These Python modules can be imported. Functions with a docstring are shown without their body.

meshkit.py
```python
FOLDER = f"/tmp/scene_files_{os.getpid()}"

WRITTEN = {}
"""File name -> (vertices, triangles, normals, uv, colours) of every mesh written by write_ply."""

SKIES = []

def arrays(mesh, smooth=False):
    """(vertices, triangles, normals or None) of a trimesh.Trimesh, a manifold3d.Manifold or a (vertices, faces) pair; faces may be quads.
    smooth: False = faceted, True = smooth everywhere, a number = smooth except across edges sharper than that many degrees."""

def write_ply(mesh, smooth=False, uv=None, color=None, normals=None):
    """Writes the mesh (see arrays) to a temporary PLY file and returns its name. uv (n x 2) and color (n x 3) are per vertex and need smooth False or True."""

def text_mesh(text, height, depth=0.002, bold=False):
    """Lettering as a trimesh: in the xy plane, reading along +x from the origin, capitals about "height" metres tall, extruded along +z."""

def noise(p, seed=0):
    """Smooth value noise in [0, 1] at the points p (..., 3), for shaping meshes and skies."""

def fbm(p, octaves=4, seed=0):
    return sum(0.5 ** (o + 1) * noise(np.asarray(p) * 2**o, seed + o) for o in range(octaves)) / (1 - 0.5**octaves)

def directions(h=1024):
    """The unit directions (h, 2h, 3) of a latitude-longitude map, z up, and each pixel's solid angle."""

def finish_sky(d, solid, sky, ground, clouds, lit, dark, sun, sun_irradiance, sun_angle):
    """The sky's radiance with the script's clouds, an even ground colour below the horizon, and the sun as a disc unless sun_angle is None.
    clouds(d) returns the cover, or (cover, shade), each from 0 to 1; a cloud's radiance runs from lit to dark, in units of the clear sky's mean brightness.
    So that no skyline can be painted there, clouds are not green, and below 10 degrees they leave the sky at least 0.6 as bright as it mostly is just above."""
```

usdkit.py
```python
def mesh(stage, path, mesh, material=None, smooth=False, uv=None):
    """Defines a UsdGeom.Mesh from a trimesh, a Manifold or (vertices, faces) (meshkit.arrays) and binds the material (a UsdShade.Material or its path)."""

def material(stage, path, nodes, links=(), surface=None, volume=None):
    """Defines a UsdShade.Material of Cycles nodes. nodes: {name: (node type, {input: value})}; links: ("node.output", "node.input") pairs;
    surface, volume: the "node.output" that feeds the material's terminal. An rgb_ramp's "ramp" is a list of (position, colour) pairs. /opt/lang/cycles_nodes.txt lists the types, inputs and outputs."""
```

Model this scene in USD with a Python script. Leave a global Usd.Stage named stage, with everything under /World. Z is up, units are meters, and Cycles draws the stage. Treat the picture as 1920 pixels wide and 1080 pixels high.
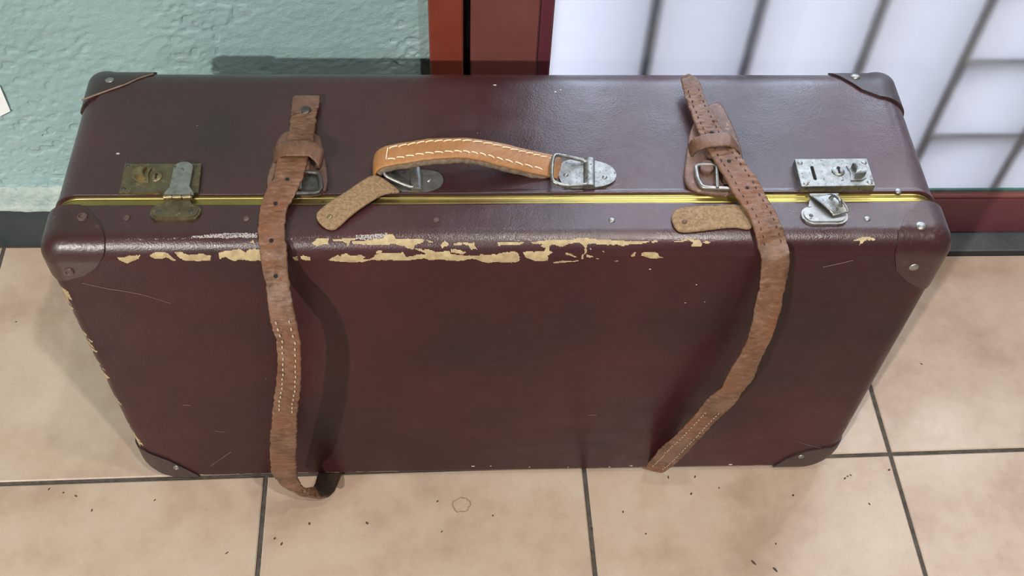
import math, random
import numpy as np, trimesh, manifold3d as m3, shapely.geometry as sg
from scipy.interpolate import CubicSpline, PchipInterpolator, RBFInterpolator
from scipy.spatial import Delaunay
import usdkit, meshkit
from pxr import Usd, UsdGeom, UsdLux, UsdShade, Gf, Sdf, Vt

stage = Usd.Stage.CreateInMemory()
UsdGeom.SetStageUpAxis(stage, UsdGeom.Tokens.z)
UsdGeom.SetStageMetersPerUnit(stage, 1.0)
UsdGeom.Xform.Define(stage, '/World')
UsdGeom.Scope.Define(stage, '/World/Looks')

# ---------------------------------------------------------------- camera, lights, exposure
def rot(a, b, c):
    ca, sa, cb, sb, cc, sc = math.cos(a), math.sin(a), math.cos(b), math.sin(b), math.cos(c), math.sin(c)
    return np.array([[ca, -sa, 0], [sa, ca, 0], [0, 0, 1]]) @ np.array([[1, 0, 0], [0, cb, -sb], [0, sb, cb]]) @ np.array([[cc, -sc, 0], [sc, cc, 0], [0, 0, 1]])
CAM = (-.0382, -.5229, 1.0280)
ROT = [math.radians(v) for v in (-4.8212, 36.7227, 3.3739)]
cam = UsdGeom.Camera.Define(stage, '/World/camera')
M4 = np.eye(4); M4[:3, :3] = rot(*ROT).T; M4[3, :3] = CAM
cam.AddTransformOp().Set(Gf.Matrix4d(M4.tolist()))
cam.CreateHorizontalApertureAttr(36.0); cam.CreateVerticalApertureAttr(20.25)
cam.CreateFocalLengthAttr(2048.48 / 1920 * 36.0)
cam.CreateClippingRangeAttr(Gf.Vec2f(.05, 200))
cam.CreateExposureAttr(0.0)

sky = UsdLux.DomeLight.Define(stage, '/World/sky')
sky.CreateColorAttr(Gf.Vec3f(.70, .80, 1.0)); sky.CreateIntensityAttr(3.0)
sun = UsdLux.DistantLight.Define(stage, '/World/hazy_sun')          # sun behind thin cloud, from the right outside the door
sun.CreateColorAttr(Gf.Vec3f(1.0, .93, .92)); sun.CreateIntensityAttr(7.0); sun.CreateAngleAttr(20.0)
sun.AddRotateXYZOp().Set(Gf.Vec3f(-42, 0, -47))                      # light travels along the rotated -z
for k, (lx, ly, lz, r, inten) in enumerate([(-.80, -3.25, 2.6, .05, 1300), (-1.92, -2.80, 2.6, .05, 10200), (.60, -1.02, 2.6, .035, 2500), (.34, -.22, 2.6, .035, 900)]):
    d = UsdLux.DiskLight.Define(stage, '/World/room_lamp' + ('_%03d' % k if k else ''))
    d.CreateRadiusAttr(r); d.CreateIntensityAttr(inten); d.CreateColorAttr(Gf.Vec3f(1.0, .95, .89))
    d.AddTranslateOp().Set(Gf.Vec3d(lx, ly, lz))

H = .3795          # height of the suitcase
R0 = .0184         # roundness of its top front edge
SEAM0, SEAM1 = .0425, .0515
# ---------------------------------------------------------------- measured shapes (metres, suitcase front at y = 0)
STRAP_A = ([(-.1732,.157,.3845),(-.1739,.1246,.3855),(-.174,.102,.3895),(-.1793,.079,.3915),(-.1795,.0626,.3915),(-.1843,.0512,.3905),(-.1875,.0399,.3885),(-.1887,.0293,.387),(-.1887,.0153,.386),(-.1873,.004,.3825),(-.1862,-.007,.377),(-.1853,-.013,.3657),(-.1837,-.02,.3555),(-.183,-.028,.3464),(-.1808,-.04,.328),(-.1787,-.045,.3162),(-.1802,-.05,.2957),(-.1837,-.053,.2744),(-.1886,-.055,.2497),(-.1949,-.056,.2167),(-.203,-.054,.1733),(-.2091,-.05,.1291),(-.2132,-.044,.0899),(-.2127,-.034,.052),(-.2032,-.0357,.04),(-.1902,-.0367,.031),(-.1764,-.0345,.024),(-.166,-.027,.016),(-.1613,-.0107,.008),(-.1592,.0037,.0034),(-.156,.035,.004)],[(-.1519,.1576,.3845),(-.1529,.1283,.3855),(-.1523,.1019,.3895),(-.1549,.0818,.3915),(-.1568,.0636,.3915),(-.1598,.0522,.3905),(-.1644,.0408,.3885),(-.1679,.0308,.387),(-.1686,.0193,.386),(-.1676,.007,.3825),(-.1658,-.007,.3781),(-.1661,-.013,.3655),(-.1656,-.02,.3552),(-.164,-.028,.3496),(-.1611,-.04,.329),(-.1605,-.045,.3106),(-.1622,-.05,.2899),(-.1651,-.053,.2666),(-.1698,-.055,.2407),(-.1747,-.056,.2107),(-.1803,-.054,.1697),(-.1861,-.05,.1282),(-.19,-.044,.0923),(-.1944,-.0303,.052),(-.1928,-.0296,.04),(-.1878,-.0267,.031),(-.1825,-.0218,.024),(-.182,-.0113,.016),(-.1821,.0012,.008),(-.1821,.0096,.0034),(-.18,.035,.004)])
STRAP_B = ([(.1541,.1704,.3935),(.1544,.1617,.393),(.1562,.1434,.392),(.1583,.1257,.392),(.1612,.1055,.3925),(.1665,.0829,.3935),(.1729,.0635,.3925),(.1789,.0448,.3905),(.1858,.0299,.3885),(.1904,.0166,.3875),(.1917,.0064,.3855),(.1941,-.0001,.3785),(.1974,-.009,.3698),(.1989,-.014,.3573),(.1997,-.019,.3437),(.1981,-.024,.3335),(.1998,-.028,.3125),(.1992,-.031,.2924),(.1956,-.033,.2601),(.193,-.033,.2391),(.1919,-.032,.2165),(.1843,-.031,.1997),(.1778,-.028,.1617),(.1669,-.024,.1147),(.1572,-.018,.0728),(.1574,-.0011,.019),(.1532,.0027,.0035),(.137,.03,.0034)],[(.1618,.1763,.3935),(.1695,.1683,.393),(.1729,.1434,.392),(.1771,.1288,.392),(.1814,.1079,.3925),(.1884,.0864,.3935),(.1972,.0651,.3925),(.2037,.0481,.3905),(.2082,.0325,.3885),(.212,.0224,.3875),(.2142,.0111,.3855),(.218,.0045,.3785),(.2173,-.009,.3795),(.2202,-.014,.3618),(.22,-.019,.3427),(.2207,-.024,.3251),(.2204,-.028,.3084),(.2191,-.031,.2944),(.2165,-.033,.2646),(.2168,-.033,.236),(.2129,-.032,.2151),(.21,-.031,.1907),(.2017,-.028,.1581),(.1932,-.024,.1138),(.1857,-.018,.0673),(.1788,-.0076,.019),(.1733,-.0033,.0035),(.158,.03,.0034)])
HANDLE = ([(-.1012,.087,.3926),(-.0942,.0874,.3976),(-.0768,.0878,.402),(-.0556,.0881,.4057),(-.0329,.0885,.4059),(-.0105,.0889,.4019),(.0119,.0893,.3942),(.0298,.0896,.3879),(.0472,.09,.3809)],[(-.1013,.065,.3928),(-.0956,.0654,.3972),(-.0805,.0657,.401),(-.0588,.0661,.4053),(-.0373,.0665,.4069),(-.0244,.0669,.4047),(-.0068,.0673,.3979),(.0197,.0676,.3881),(.0464,.068,.3782)])
PLATE_R = [(.0469,.0865,.3815),(.0711,.0852,.3815),(.0848,.0822,.3815),(.091,.0699,.3815),(.0828,.0602,.3815),(.0689,.0569,.3815),(.045,.0564,.3815)]
PLATE_R_RIV = [(.0497,.0704,.3825),(.0808,.0679,.3825),(.067,.0837,.3825),(.0722,.0837,.3825),(.0649,.0566,.3825),(.07,.0565,.3825)]
PLATE_L = [(-.0871,.0742,.3815),(-.071,.0759,.3815),(-.0553,.0764,.3815),(-.048,.0649,.3815),(-.0551,.0547,.3815),(-.0706,.0531,.3815),(-.0845,.0571,.3815)]
PLATE_L_RIV = [(-.0598,.0651,.3825),(-.0722,.0749,.3825),(-.0697,.0522,.3825)]
RING_R = [(.0431,.0836,.3895),(.0643,.0828,.3835),(.0639,.0557,.3835),(.0425,.0545,.3855),(.0386,.0561,.3875)]
RING_L = [(-.0965,.0669,.3895),(-.0931,.0624,.3875),(-.0714,.0541,.3835),(-.0717,.0723,.3835)]
TAB_L = [(-.0957,.0636,.3875),(-.1035,.067,.3875),(-.1139,.0595,.3865),(-.1243,.0501,.3855),(-.1338,.0422,.3855),(-.1439,.0328,.3845),(-.1465,.0277,.3835),(-.1432,.0207,.3835),(-.1377,.0157,.3825),(-.132,.0141,.3825),(-.1268,.0177,.3835),(-.1203,.0256,.3845),(-.1116,.0339,.3855),(-.1025,.042,.3855),(-.0953,.0475,.3855),(-.0875,.0496,.3855),(-.0801,.0508,.3835)]
TAB_R = [(.1291,.0228,.3825),(.1307,.0291,.3825),(.1342,.0338,.3825),(.1477,.0364,.3825),(.1669,.0369,.3825),(.1846,.0384,.3825),(.1918,.0384,.3825),(.1938,.0251,.3825),(.1915,.0116,.3825),(.1795,.0149,.3825),(.1696,.0144,.3825),(.1505,.0114,.3825),(.1356,.0099,.3825),(.1312,.0131,.3825)]
TAB_RIV = [(-.1353,.0257,.3845),(.1387,.0189,.3845)]
CHAPE_R = [(.1822,.1523,.3835),(.1694,.1426,.3835),(.1573,.1206,.3835),(.1518,.0998,.3835),(.1463,.0751,.3835),(.1443,.0632,.3835),(.147,.0547,.3835),(.157,.0495,.3835),(.1682,.0472,.3835),(.1802,.0471,.3835),(.1901,.0527,.3835),(.1941,.0665,.3835),(.1963,.09,.3835),(.1949,.1174,.3835),(.188,.151,.3835)]
BUCKLE_R = [(.1546,.0761,.3865),(.1543,.061,.3865),(.1568,.0513,.3865),(.1835,.0501,.3865),(.1882,.058,.3865),(.189,.0759,.3865)]
PRONG_R = [(.1711,.0724,.3885),(.1681,.0495,.3885)]
FOLD_R = [(.1593,.0806,.3885),(.1697,.0806,.3885),(.1681,.0672,.3885),(.1574,.0672,.3885)]
CHAPE_L = [(-.1497,.1161,.383),(-.1468,.1053,.383),(-.1399,.0702,.383),(-.1391,.0577,.383),(-.1432,.05,.383),(-.1612,.0484,.383),(-.1795,.0507,.383),(-.1869,.0586,.383),(-.1866,.0733,.383),(-.1836,.0859,.383),(-.1831,.1126,.383),(-.1731,.1216,.383)]
BUCKLE_L = [(-.1786,.0683,.3865),(-.1809,.057,.3865),(-.1767,.0476,.3865),(-.1451,.0474,.3865),(-.143,.0529,.3865),(-.1462,.0698,.3865)]
KEEP_L = ([(-.1848,.0948,.3835),(-.1812,.0953,.3915),(-.1726,.0949,.3955),(-.1587,.0951,.3965),(-.1485,.0931,.3955),(-.1423,.0882,.3915),(-.1444,.0876,.3835)],[(-.1828,.082,.3835),(-.1778,.0808,.3915),(-.1713,.0792,.3955),(-.1545,.0782,.3965),(-.1492,.0759,.3935),(-.1461,.0733,.3895),(-.1457,.0755,.3835)])
KEEP_R = ([(.1524,.101,.3835),(.153,.1,.3895),(.1581,.0995,.3955),(.1694,.1001,.3985),(.1823,.1013,.3985),(.1882,.099,.3935),(.1938,.0965,.3855)],[(.1532,.0878,.3835),(.1547,.0868,.3895),(.1605,.0858,.3955),(.1717,.0858,.3985),(.182,.0867,.3975),(.1883,.0874,.3925),(.1933,.0881,.3855)])
LOCK_L = [(-.3002,.0834,.3825),(-.2401,.0831,.3825),(-.2384,.0515,.3825),(-.2994,.0524,.3825)]
LOCK_L_RIV = [(-.2972,.0805,.3825),(-.2447,.0797,.3825),(-.2964,.0562,.3825)]
LOCK_L_KNOB = [(-.2932,.076,.3855),(-.2782,.0748,.3855),(-.2771,.0601,.3855),(-.2916,.0613,.3855)]
LOCK_L_KEY = [(-.2731,.0686,.3835)]
FLAP_L = [(-.2582,.077,.3855),(-.2475,.0775,.3855),(-.2458,.05,.3855),(-.2582,.0511,.3855),(-.2636,.0468,.3855),(-.2411,.0455,.3855)]
PILL_L = [(-.2639,.0418,.3825),(-.2428,.0416,.3825),(-.2342,.0318,.3825),(-.2364,.0238,.3825),(-.2677,.0241,.3825),(-.2732,.031,.3825)]
PILL_L_RIV = [(-.2664,.0328,.3835),(-.2418,.0326,.3835)]
LOCK_R = [(.237,.0822,.3865),(.2967,.0826,.3865),(.2966,.0529,.3865),(.2367,.052,.3865)]
LOCK_R_RIV = [(.2405,.0781,.3865),(.2408,.0554,.3865),(.2933,.0779,.3865),(.2931,.0563,.3865)]
LOCK_R_SLOT = [(.2489,.0739,.3865),(.2494,.0594,.3865)]
LOCK_R_KEY = [(.2698,.0682,.3875)]
LOCK_R_KNOB = [(.2746,.0715,.3915),(.2831,.0744,.3915),(.2915,.0691,.3915),(.2911,.0616,.3915),(.2779,.0553,.3915)]
PILL_R = [(.2437,.0431,.3825),(.267,.043,.3825),(.2705,.0262,.3825),(.2654,.0164,.3825),(.2337,.0167,.3825),(.2321,.026,.3825)]
PILL_R_RIV = [(.2398,.025,.3835)]
FLAP_R = [(.2415,.0405,.3855),(.2557,.0404,.3855),(.2627,.0392,.3855),(.2659,.0248,.3855),(.2566,.0227,.3855),(.2496,.036,.3855)]
STUDS = [(-.29,.0289,.3795),(-.1994,.0277,.3795),(-.0538,.0251,.3795),(.0827,.0241,.3795),(.2855,.0243,.3795)]
STUDS2 = [(.3174,.0504,.3795)]
CAPRIV_TOP = [(-.3229,.0288,.3805),(.3262,.0155,.3805),(-.33,.1845,.3805),(.3132,.1923,.3805)]
CAPRIV_FRONT = [(-.3349,-.001,.3527),(.3263,-.001,.3498),(-.3209,-.001,.0301),(.3151,-.001,.0308)]
CAPB_LT = [(-.3373,.0492,.3795),(-.3207,.0366,.3795),(-.3077,.0205,.3795),(-.3032,.009,.3795),(-.3042,0,.3708),(-.314,0,.3565),(-.3245,0,.3472),(-.3486,0,.338)]
CAPB_RT = [(.3468,.0457,.3795),(.3327,.0418,.3795),(.3186,.0296,.3795),(.3073,.0105,.3795),(.3061,0,.3659),(.3137,0,.3452),(.3272,0,.3308),(.3478,0,.3159)]
CAPB_RL = [(-.2973,.1956,.3795),(-.3069,.1856,.3795),(-.3163,.1758,.3795),(-.3284,.1693,.3795),(-.3494,.1597,.3795)]
CAPB_RR = [(.2958,.1968,.3795),(.3033,.1832,.3795),(.3145,.1697,.3795),(.3289,.1611,.3795),(.3447,.1584,.3795)]
CAPB_BL = [(-.3447,0,.0627),(-.3252,0,.0431),(-.3122,0,.0244),(-.303,0,.0112)]
CAPB_BR = [(.2922,0,.0096),(.3014,0,.0259),(.3173,0,.0404),(.3376,0,.0477)]
STRAP_HOLES_A = [(-.177,.0349,.391),(-.1772,.0025,.3855),(-.1759,-.017,.3642),(-.1697,.0573,.3935)]
STRAP_HOLES_B = [(.1718,.1061,.3955),(.1803,.0734,.3955),(.1911,.0469,.3925)]
STRAP_RIV_A = [(-.1609,.1399,.3875)]
PAPER = [(-.5057,.333,.2334),(-.5065,.333,.198),(-.5201,.333,.1902),(-.5361,.333,.1918),(-.5193,.333,.2407)]
STAIN = [(-.0357,-.0343,0),(-.045,-.0341,0),(-.0356,-.0242,0)]
CRUMBS = [(.2547,-.1025,0),(.2749,-.1102,0),(.3673,-.012,0),(.3707,-.0096,0),(.3744,-.0084,0),(.3866,-.0416,0),(.2088,-.0071,0),(.2322,-.0204,0),(.2022,-.0265,0),(.3085,-.0304,0),(.4169,-.003,0),(-.3459,-.0228,0),(-.4066,-.0326,0),(-.4538,-.0082,0),(-.4386,-.0127,0),(-.4256,-.0165,0),(-.1884,-.0516,0),(-.1308,-.0522,0),(-.0558,-.063,0),(-.0039,-.0467,0),(-.0602,-.0297,0),(-.2141,-.0726,0),(-.2215,-.0668,0),(-.267,-.081,0),(.1807,-.0072,0),(.0488,.0046,0),(.1292,-.0453,0),(.0949,-.0633,0),(.3974,.0701,0),(.4061,.1001,0),(.4244,.1061,0)]
FLAKES = [[(-.1482,.0128),(-.1468,.0119),(-.1445,.0089),(-.1357,.0096),(-.1362,.0138),(-.1413,.014),(-.1446,.0154),(-.1473,.0139)],[(-.1181,.0116),(-.1098,.0112),(-.1005,.0103),(-.0939,.0099),(-.0926,.0065),(-.0874,.0064),(-.0842,.0097),(-.0772,.01),(-.0678,.0098),(-.0627,.0106),(-.0641,.0126),(-.0669,.0138),(-.0697,.0143),(-.0717,.0178),(-.0754,.0171),(-.0791,.0154),(-.0856,.0137),(-.0949,.0143),(-.1024,.0141),(-.1098,.0142),(-.1172,.0135)],[(-.1334,.0099),(-.1227,.0094),(-.1144,.0093),(-.1144,.0102),(-.119,.0111),(-.12,.0135),(-.1215,.0163),(-.122,.013),(-.1265,.0111),(-.1325,.0111)],[(-.1376,.0277),(-.1317,.0241),(-.1287,.0224),(-.1275,.0247),(-.1259,.0216),(-.1221,.0211),(-.1204,.0232),(-.1158,.0236),(-.112,.0225),(-.1084,.0243),(-.1104,.0268),(-.1048,.0269),(-.1018,.0243),(-.1008,.0226),(-.0961,.021),(-.0867,.0211),(-.0792,.0208),(-.077,.0252),(-.0718,.0237),(-.0652,.0223),(-.061,.0224),(-.0661,.0197),(-.0698,.0179),(-.067,.0175),(-.0642,.0187),(-.0595,.0184),(-.0549,.0205),(-.0493,.0201),(-.0446,.0191),(-.0427,.022),(-.038,.0231),(-.0295,.024),(-.0211,.0239),(-.0197,.0222),(-.0145,.0233),(-.0069,.0228),(-.0022,.0212),(.0049,.0207),(.0052,.032),(-.002,.0319),(-.0086,.0313),(-.0143,.0325),(-.0181,.0309),(-.0258,.027),(-.0371,.0299),(-.0447,.0291),(-.0513,.0275),(-.0579,.0286),(-.0635,.0266),(-.071,.0276),(-.0767,.0287),(-.0842,.0286),(-.0917,.0282),(-.0983,.0284),(-.103,.0276),(-.1106,.0301),(-.12,.0305),(-.1293,.0296)],[(-.1002,.0204),(-.0983,.0189),(-.0955,.0194),(-.096,.0208),(-.0998,.0215)],[(-.0427,.0188),(-.0399,.0181),(-.0361,.0194),(-.031,.0207),(-.0333,.0224),(-.0389,.022),(-.0422,.0209)],[(-.0501,.0139),(-.0473,.0118),(-.044,.0144),(-.045,.0156),(-.0483,.0163),(-.0488,.0178),(-.0502,.0173)],[(-.0408,.0135),(-.0342,.0131),(-.0342,.0153),(-.0403,.0149)],[(-.0337,.0131),(-.0304,.0127),(-.0286,.0141),(-.0248,.0132),(-.0239,.0165),(-.022,.0187),(-.0248,.018),(-.0267,.0189),(-.0295,.0155),(-.0333,.0147)],[(-.007,.0128),(.0048,.0129),(.0048,.0143),(-.0013,.0145),(-.006,.0157)],[(-.0627,.0104),(-.059,.0115),(-.0557,.0125),(-.0595,.0127)],[(-.1576,.0236),(-.1552,.0227),(-.1508,.0245),(-.1508,.0278),(-.1548,.0275),(-.1579,.0263)],[(-.1632,.0238),(-.1599,.0232),(-.1598,.0277),(-.1628,.028)],[(-.0058,.013),(.002,.0133),(.0139,.0131),(.0109,.0148),(-.0039,.0153)],[(.0193,.0134),(.0257,.0122),(.0346,.0113),(.0405,.0113),(.0494,.0118),(.0554,.0101),(.0653,.0105),(.0802,.012),(.0951,.0126),(.105,.013),(.112,.0132),(.107,.0144),(.1041,.0152),(.0951,.0153),(.0902,.0166),(.0852,.0156),(.0752,.0153),(.0663,.0147),(.0623,.0151),(.0619,.0179),(.0624,.0218),(.0602,.0241),(.0601,.0292),(.0586,.0284),(.0587,.0241),(.0606,.0223),(.0604,.0174),(.0578,.0139),(.0534,.0138),(.0474,.0148),(.0425,.0168),(.0376,.0157),(.0351,.0152),(.0331,.0167),(.0332,.0199),(.0367,.0215),(.0343,.0227),(.0324,.0245),(.0327,.0297),(.0283,.0308),(.0233,.0304),(.0156,.0264),(.013,.0219),(.0159,.0203),(.0218,.0209),(.0268,.0204),(.0297,.0198),(.0302,.0177),(.0267,.0167),(.0277,.0147),(.0208,.0144)],[(-.0058,.0224),(.0021,.0209),(.006,.0202),(.009,.0219),(.0106,.0256),(.0103,.0302),(.0074,.0318),(.0023,.0304),(-.0056,.0316)],[(.0457,.0222),(.0487,.0225),(.0549,.0258),(.0544,.0268),(.0498,.0247),(.0463,.024)],[(.0368,.0322),(.0442,.0303),(.0522,.0307),(.0581,.0295),(.0563,.0316),(.0464,.0323),(.0374,.0335)],[(.0622,.0235),(.0648,.0248),(.0683,.0259),(.0649,.0269),(.0624,.0262)],[(.0973,.0251),(.0995,.0221),(.101,.0224),(.0998,.0258),(.0979,.0262)],[(.1051,.0239),(.1065,.0221),(.1114,.0218),(.1175,.0222),(.1193,.0254),(.1226,.0275),(.1192,.028),(.1142,.0285),(.109,.0269),(.1058,.0252)],[(.129,.0135),(.137,.0124),(.139,.0102),(.144,.0113),(.15,.0125),(.1522,.014),(.1516,.017),(.1432,.0177),(.1441,.0159),(.145,.0144),(.141,.0122),(.137,.0136)],[(.1525,.0135),(.156,.013),(.1595,.0143),(.1551,.0153)],[(.1115,.0137),(.115,.0123),(.1185,.0133),(.114,.0144)],[(.0644,.0188),(.0654,.018),(.0662,.0188),(.0654,.0199)],[(.0745,.0211),(.0759,.0204),(.0763,.0219)],[(.069,.028),(.072,.0274),(.0726,.029)],[(.0844,.0314),(.0878,.0303),(.0875,.032)],[(-.2962,.0233),(-.2907,.0234),(-.286,.0218),(-.2775,.0213),(-.2798,.0246),(-.2848,.0271),(-.2899,.0299),(-.2937,.027)],[(-.2716,.0219),(-.2668,.0189),(-.2612,.0185),(-.2569,.0202),(-.252,.0268),(-.2537,.0274),(-.2586,.0237),(-.2643,.0248),(-.2683,.0247)],[(-.2524,.019),(-.2479,.0186),(-.2416,.0216),(-.2325,.0204),(-.225,.0223),(-.2268,.027),(-.2359,.0276),(-.2447,.0269),(-.2488,.0249)],[(-.2191,.0193),(-.2123,.0181),(-.2078,.0175),(-.2032,.0166),(-.199,.0194),(-.1955,.0171),(-.1899,.0171),(-.1866,.0183),(-.1876,.0275),(-.1955,.0274),(-.2043,.0263),(-.2091,.0279),(-.2151,.0232),(-.2195,.0261)],[(-.1953,.0121),(-.193,.0103),(-.192,.013)],[(.2751,.0121),(.2803,.0104),(.2872,.0113),(.2898,.013),(.2829,.0133),(.2795,.0147),(.2762,.0173),(.2774,.0138),(.2725,.0133)]]
SCUFFS = [[(-.2387,.007),(-.2149,.0046),(-.19,.0048),(-.1898,.0082),(-.2147,.0084),(-.2387,.0083)],[(-.1665,.0083),(-.1423,.0081),(-.116,.007),(-.116,.0099),(-.1423,.0097),(-.1665,.01)],[(-.1148,.007),(-.0917,.0054),(-.0916,.0101),(-.1059,.0104),(-.1148,.0099)],[(-.0835,.0076),(-.0407,.0066),(.0044,.0078),(.0621,.0102),(.0621,.0127),(.0044,.0119),(-.0407,.0104),(-.0835,.0101)],[(-.3023,.0087),(-.2626,.0081),(-.2387,.0075),(-.2386,.0087),(-.2625,.0094),(-.3022,.0099)]]

# ---------------------------------------------------------------- helpers
LOOK = {}
def mat(name, nodes, links=(), surface='p.BSDF'):
    LOOK[name] = usdkit.material(stage, '/World/Looks/' + name, nodes, links, surface=surface)
    return LOOK[name]
TAKEN = {}
def path_of(name, parent):
    base = (parent.GetPath().pathString if parent is not None else '/World') + '/' + name
    n = TAKEN.get(base, 0); TAKEN[base] = n + 1
    return base if n == 0 else base + '_%03d' % n
def tag(prim, label=None, cat=None, group=None, kind=None):
    for k, v in (('label', label), ('category', cat), ('group', group), ('kind', kind)):
        if v: prim.SetCustomDataByKey(k, v)
    return prim
def thing(name, label=None, cat=None, group=None, kind=None, at=(0, 0, 0)):
    x = UsdGeom.Xform.Define(stage, path_of(name, None)); x.AddTranslateOp().Set(Gf.Vec3d(*at))
    return tag(x.GetPrim(), label, cat, group, kind)
def origin(parent):
    o = np.zeros(3)
    while parent is not None and parent.GetPath().pathString != '/World':
        t = parent.GetAttribute('xformOp:translate').Get() if parent.HasAttribute('xformOp:translate') else None
        if t is not None: o += np.array(t)
        parent = parent.GetParent()
    return o
def arr(mesh):
    if hasattr(mesh, 'to_mesh'):
        q = mesh.to_mesh(); return np.array(q.vert_properties[:, :3], float), np.array(q.tri_verts, int)
    if isinstance(mesh, tuple):
        v, f = np.asarray(mesh[0], float), np.asarray(mesh[1], int)
        if f.shape[1] == 4: f = np.vstack([f[:, [0, 1, 2]], f[:, [0, 2, 3]]])
        return v, f
    return np.array(mesh.vertices), np.array(mesh.faces)
def part(name, mesh, look, parent=None, smooth=30, uv=None, attrs=None, label=None, kind=None):
    """One mesh in world coordinates, defined under parent (whose own place is taken off)."""
    v, f = arr(mesh)
    m = usdkit.mesh(stage, path_of(name, parent), (v - origin(parent), f), LOOK[look], smooth, uv)
    for k, a in (attrs or {}).items():
        UsdGeom.PrimvarsAPI(m).CreatePrimvar(k, Sdf.ValueTypeNames.FloatArray, 'vertex').Set(Vt.FloatArray.FromNumpy(np.asarray(a, np.float32)))
    return tag(m.GetPrim(), label, None, None, kind)
def cat_meshes(ms):
    vs, fs, n = [], [], 0
    for m in ms:
        v, f = arr(m); vs.append(v); fs.append(f + n); n += len(v)
    return np.vstack(vs), np.vstack(fs)
def box(x0, x1, y0, y1, z0, z1, b=0.0):
    if b <= 0:
        m = trimesh.creation.box(bounds=[[x0, y0, z0], [x1, y1, z1]]); return np.array(m.vertices), np.array(m.faces)
    pts = [(x + sx * (0 if i == 0 else b), y + sy * (0 if i == 1 else b), z + sz * (0 if i == 2 else b)) for x, sx in ((x0, 1), (x1, -1)) for y, sy in ((y0, 1), (y1, -1)) for z, sz in ((z0, 1), (z1, -1)) for i in range(3)
           for _ in (0,)]
    # keep each corner cut on all three axes
    pts = []
    for x, sx in ((x0, 1), (x1, -1)):
        for y, sy in ((y0, 1), (y1, -1)):
            for z, sz in ((z0, 1), (z1, -1)):
                pts += [(x, y + sy * b, z + sz * b), (x + sx * b, y, z + sz * b), (x + sx * b, y + sy * b, z)]
    return arr(m3.Manifold.hull_points(np.array(pts)))
def poly_section(pts):
    return m3.CrossSection([np.asarray(pts, float)], m3.FillRule.NonZero)
def prism(cs, z0, z1, bevel=0.0004):
    """cs: outline points or CrossSection in xy; upright prism with a bevelled top edge."""
    if not isinstance(cs, m3.CrossSection): cs = poly_section(cs)
    b = min(bevel, (z1 - z0) * .45)
    body = cs.extrude(z1 - z0 - b).translate((0, 0, z0))
    if b > 0:
        top = None
        for k in range(3):
            a0, a1 = k / 3 * math.pi / 2, (k + 1) / 3 * math.pi / 2
            ins = b * (1 - math.cos(a1)); zz0, zz1 = z1 - b + b * math.sin(a0), z1 - b + b * math.sin(a1)
            body = body + cs.offset(-ins, m3.JoinType.Round, 2.0, 24).extrude(zz1 - zz0 + 1e-5).translate((0, 0, zz0 - 1e-5))
    return body
def disc(c, r, n=20): return [(c[0] + r * math.cos(a), c[1] + r * math.sin(a)) for a in np.linspace(0, 2 * math.pi, n, endpoint=False)]
def capsule(a, b, r, n=10):
    a, b = np.array(a[:2], float), np.array(b[:2], float); t = math.atan2(*(b - a)[::-1])
    return [tuple(b + r * np.array([math.cos(t + u), math.sin(t + u)])) for u in np.linspace(-math.pi / 2, math.pi / 2, n)] + [tuple(a + r * np.array([math.cos(t + u), math.sin(t + u)])) for u in np.linspace(math.pi / 2, 3 * math.pi / 2, n)]
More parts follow.
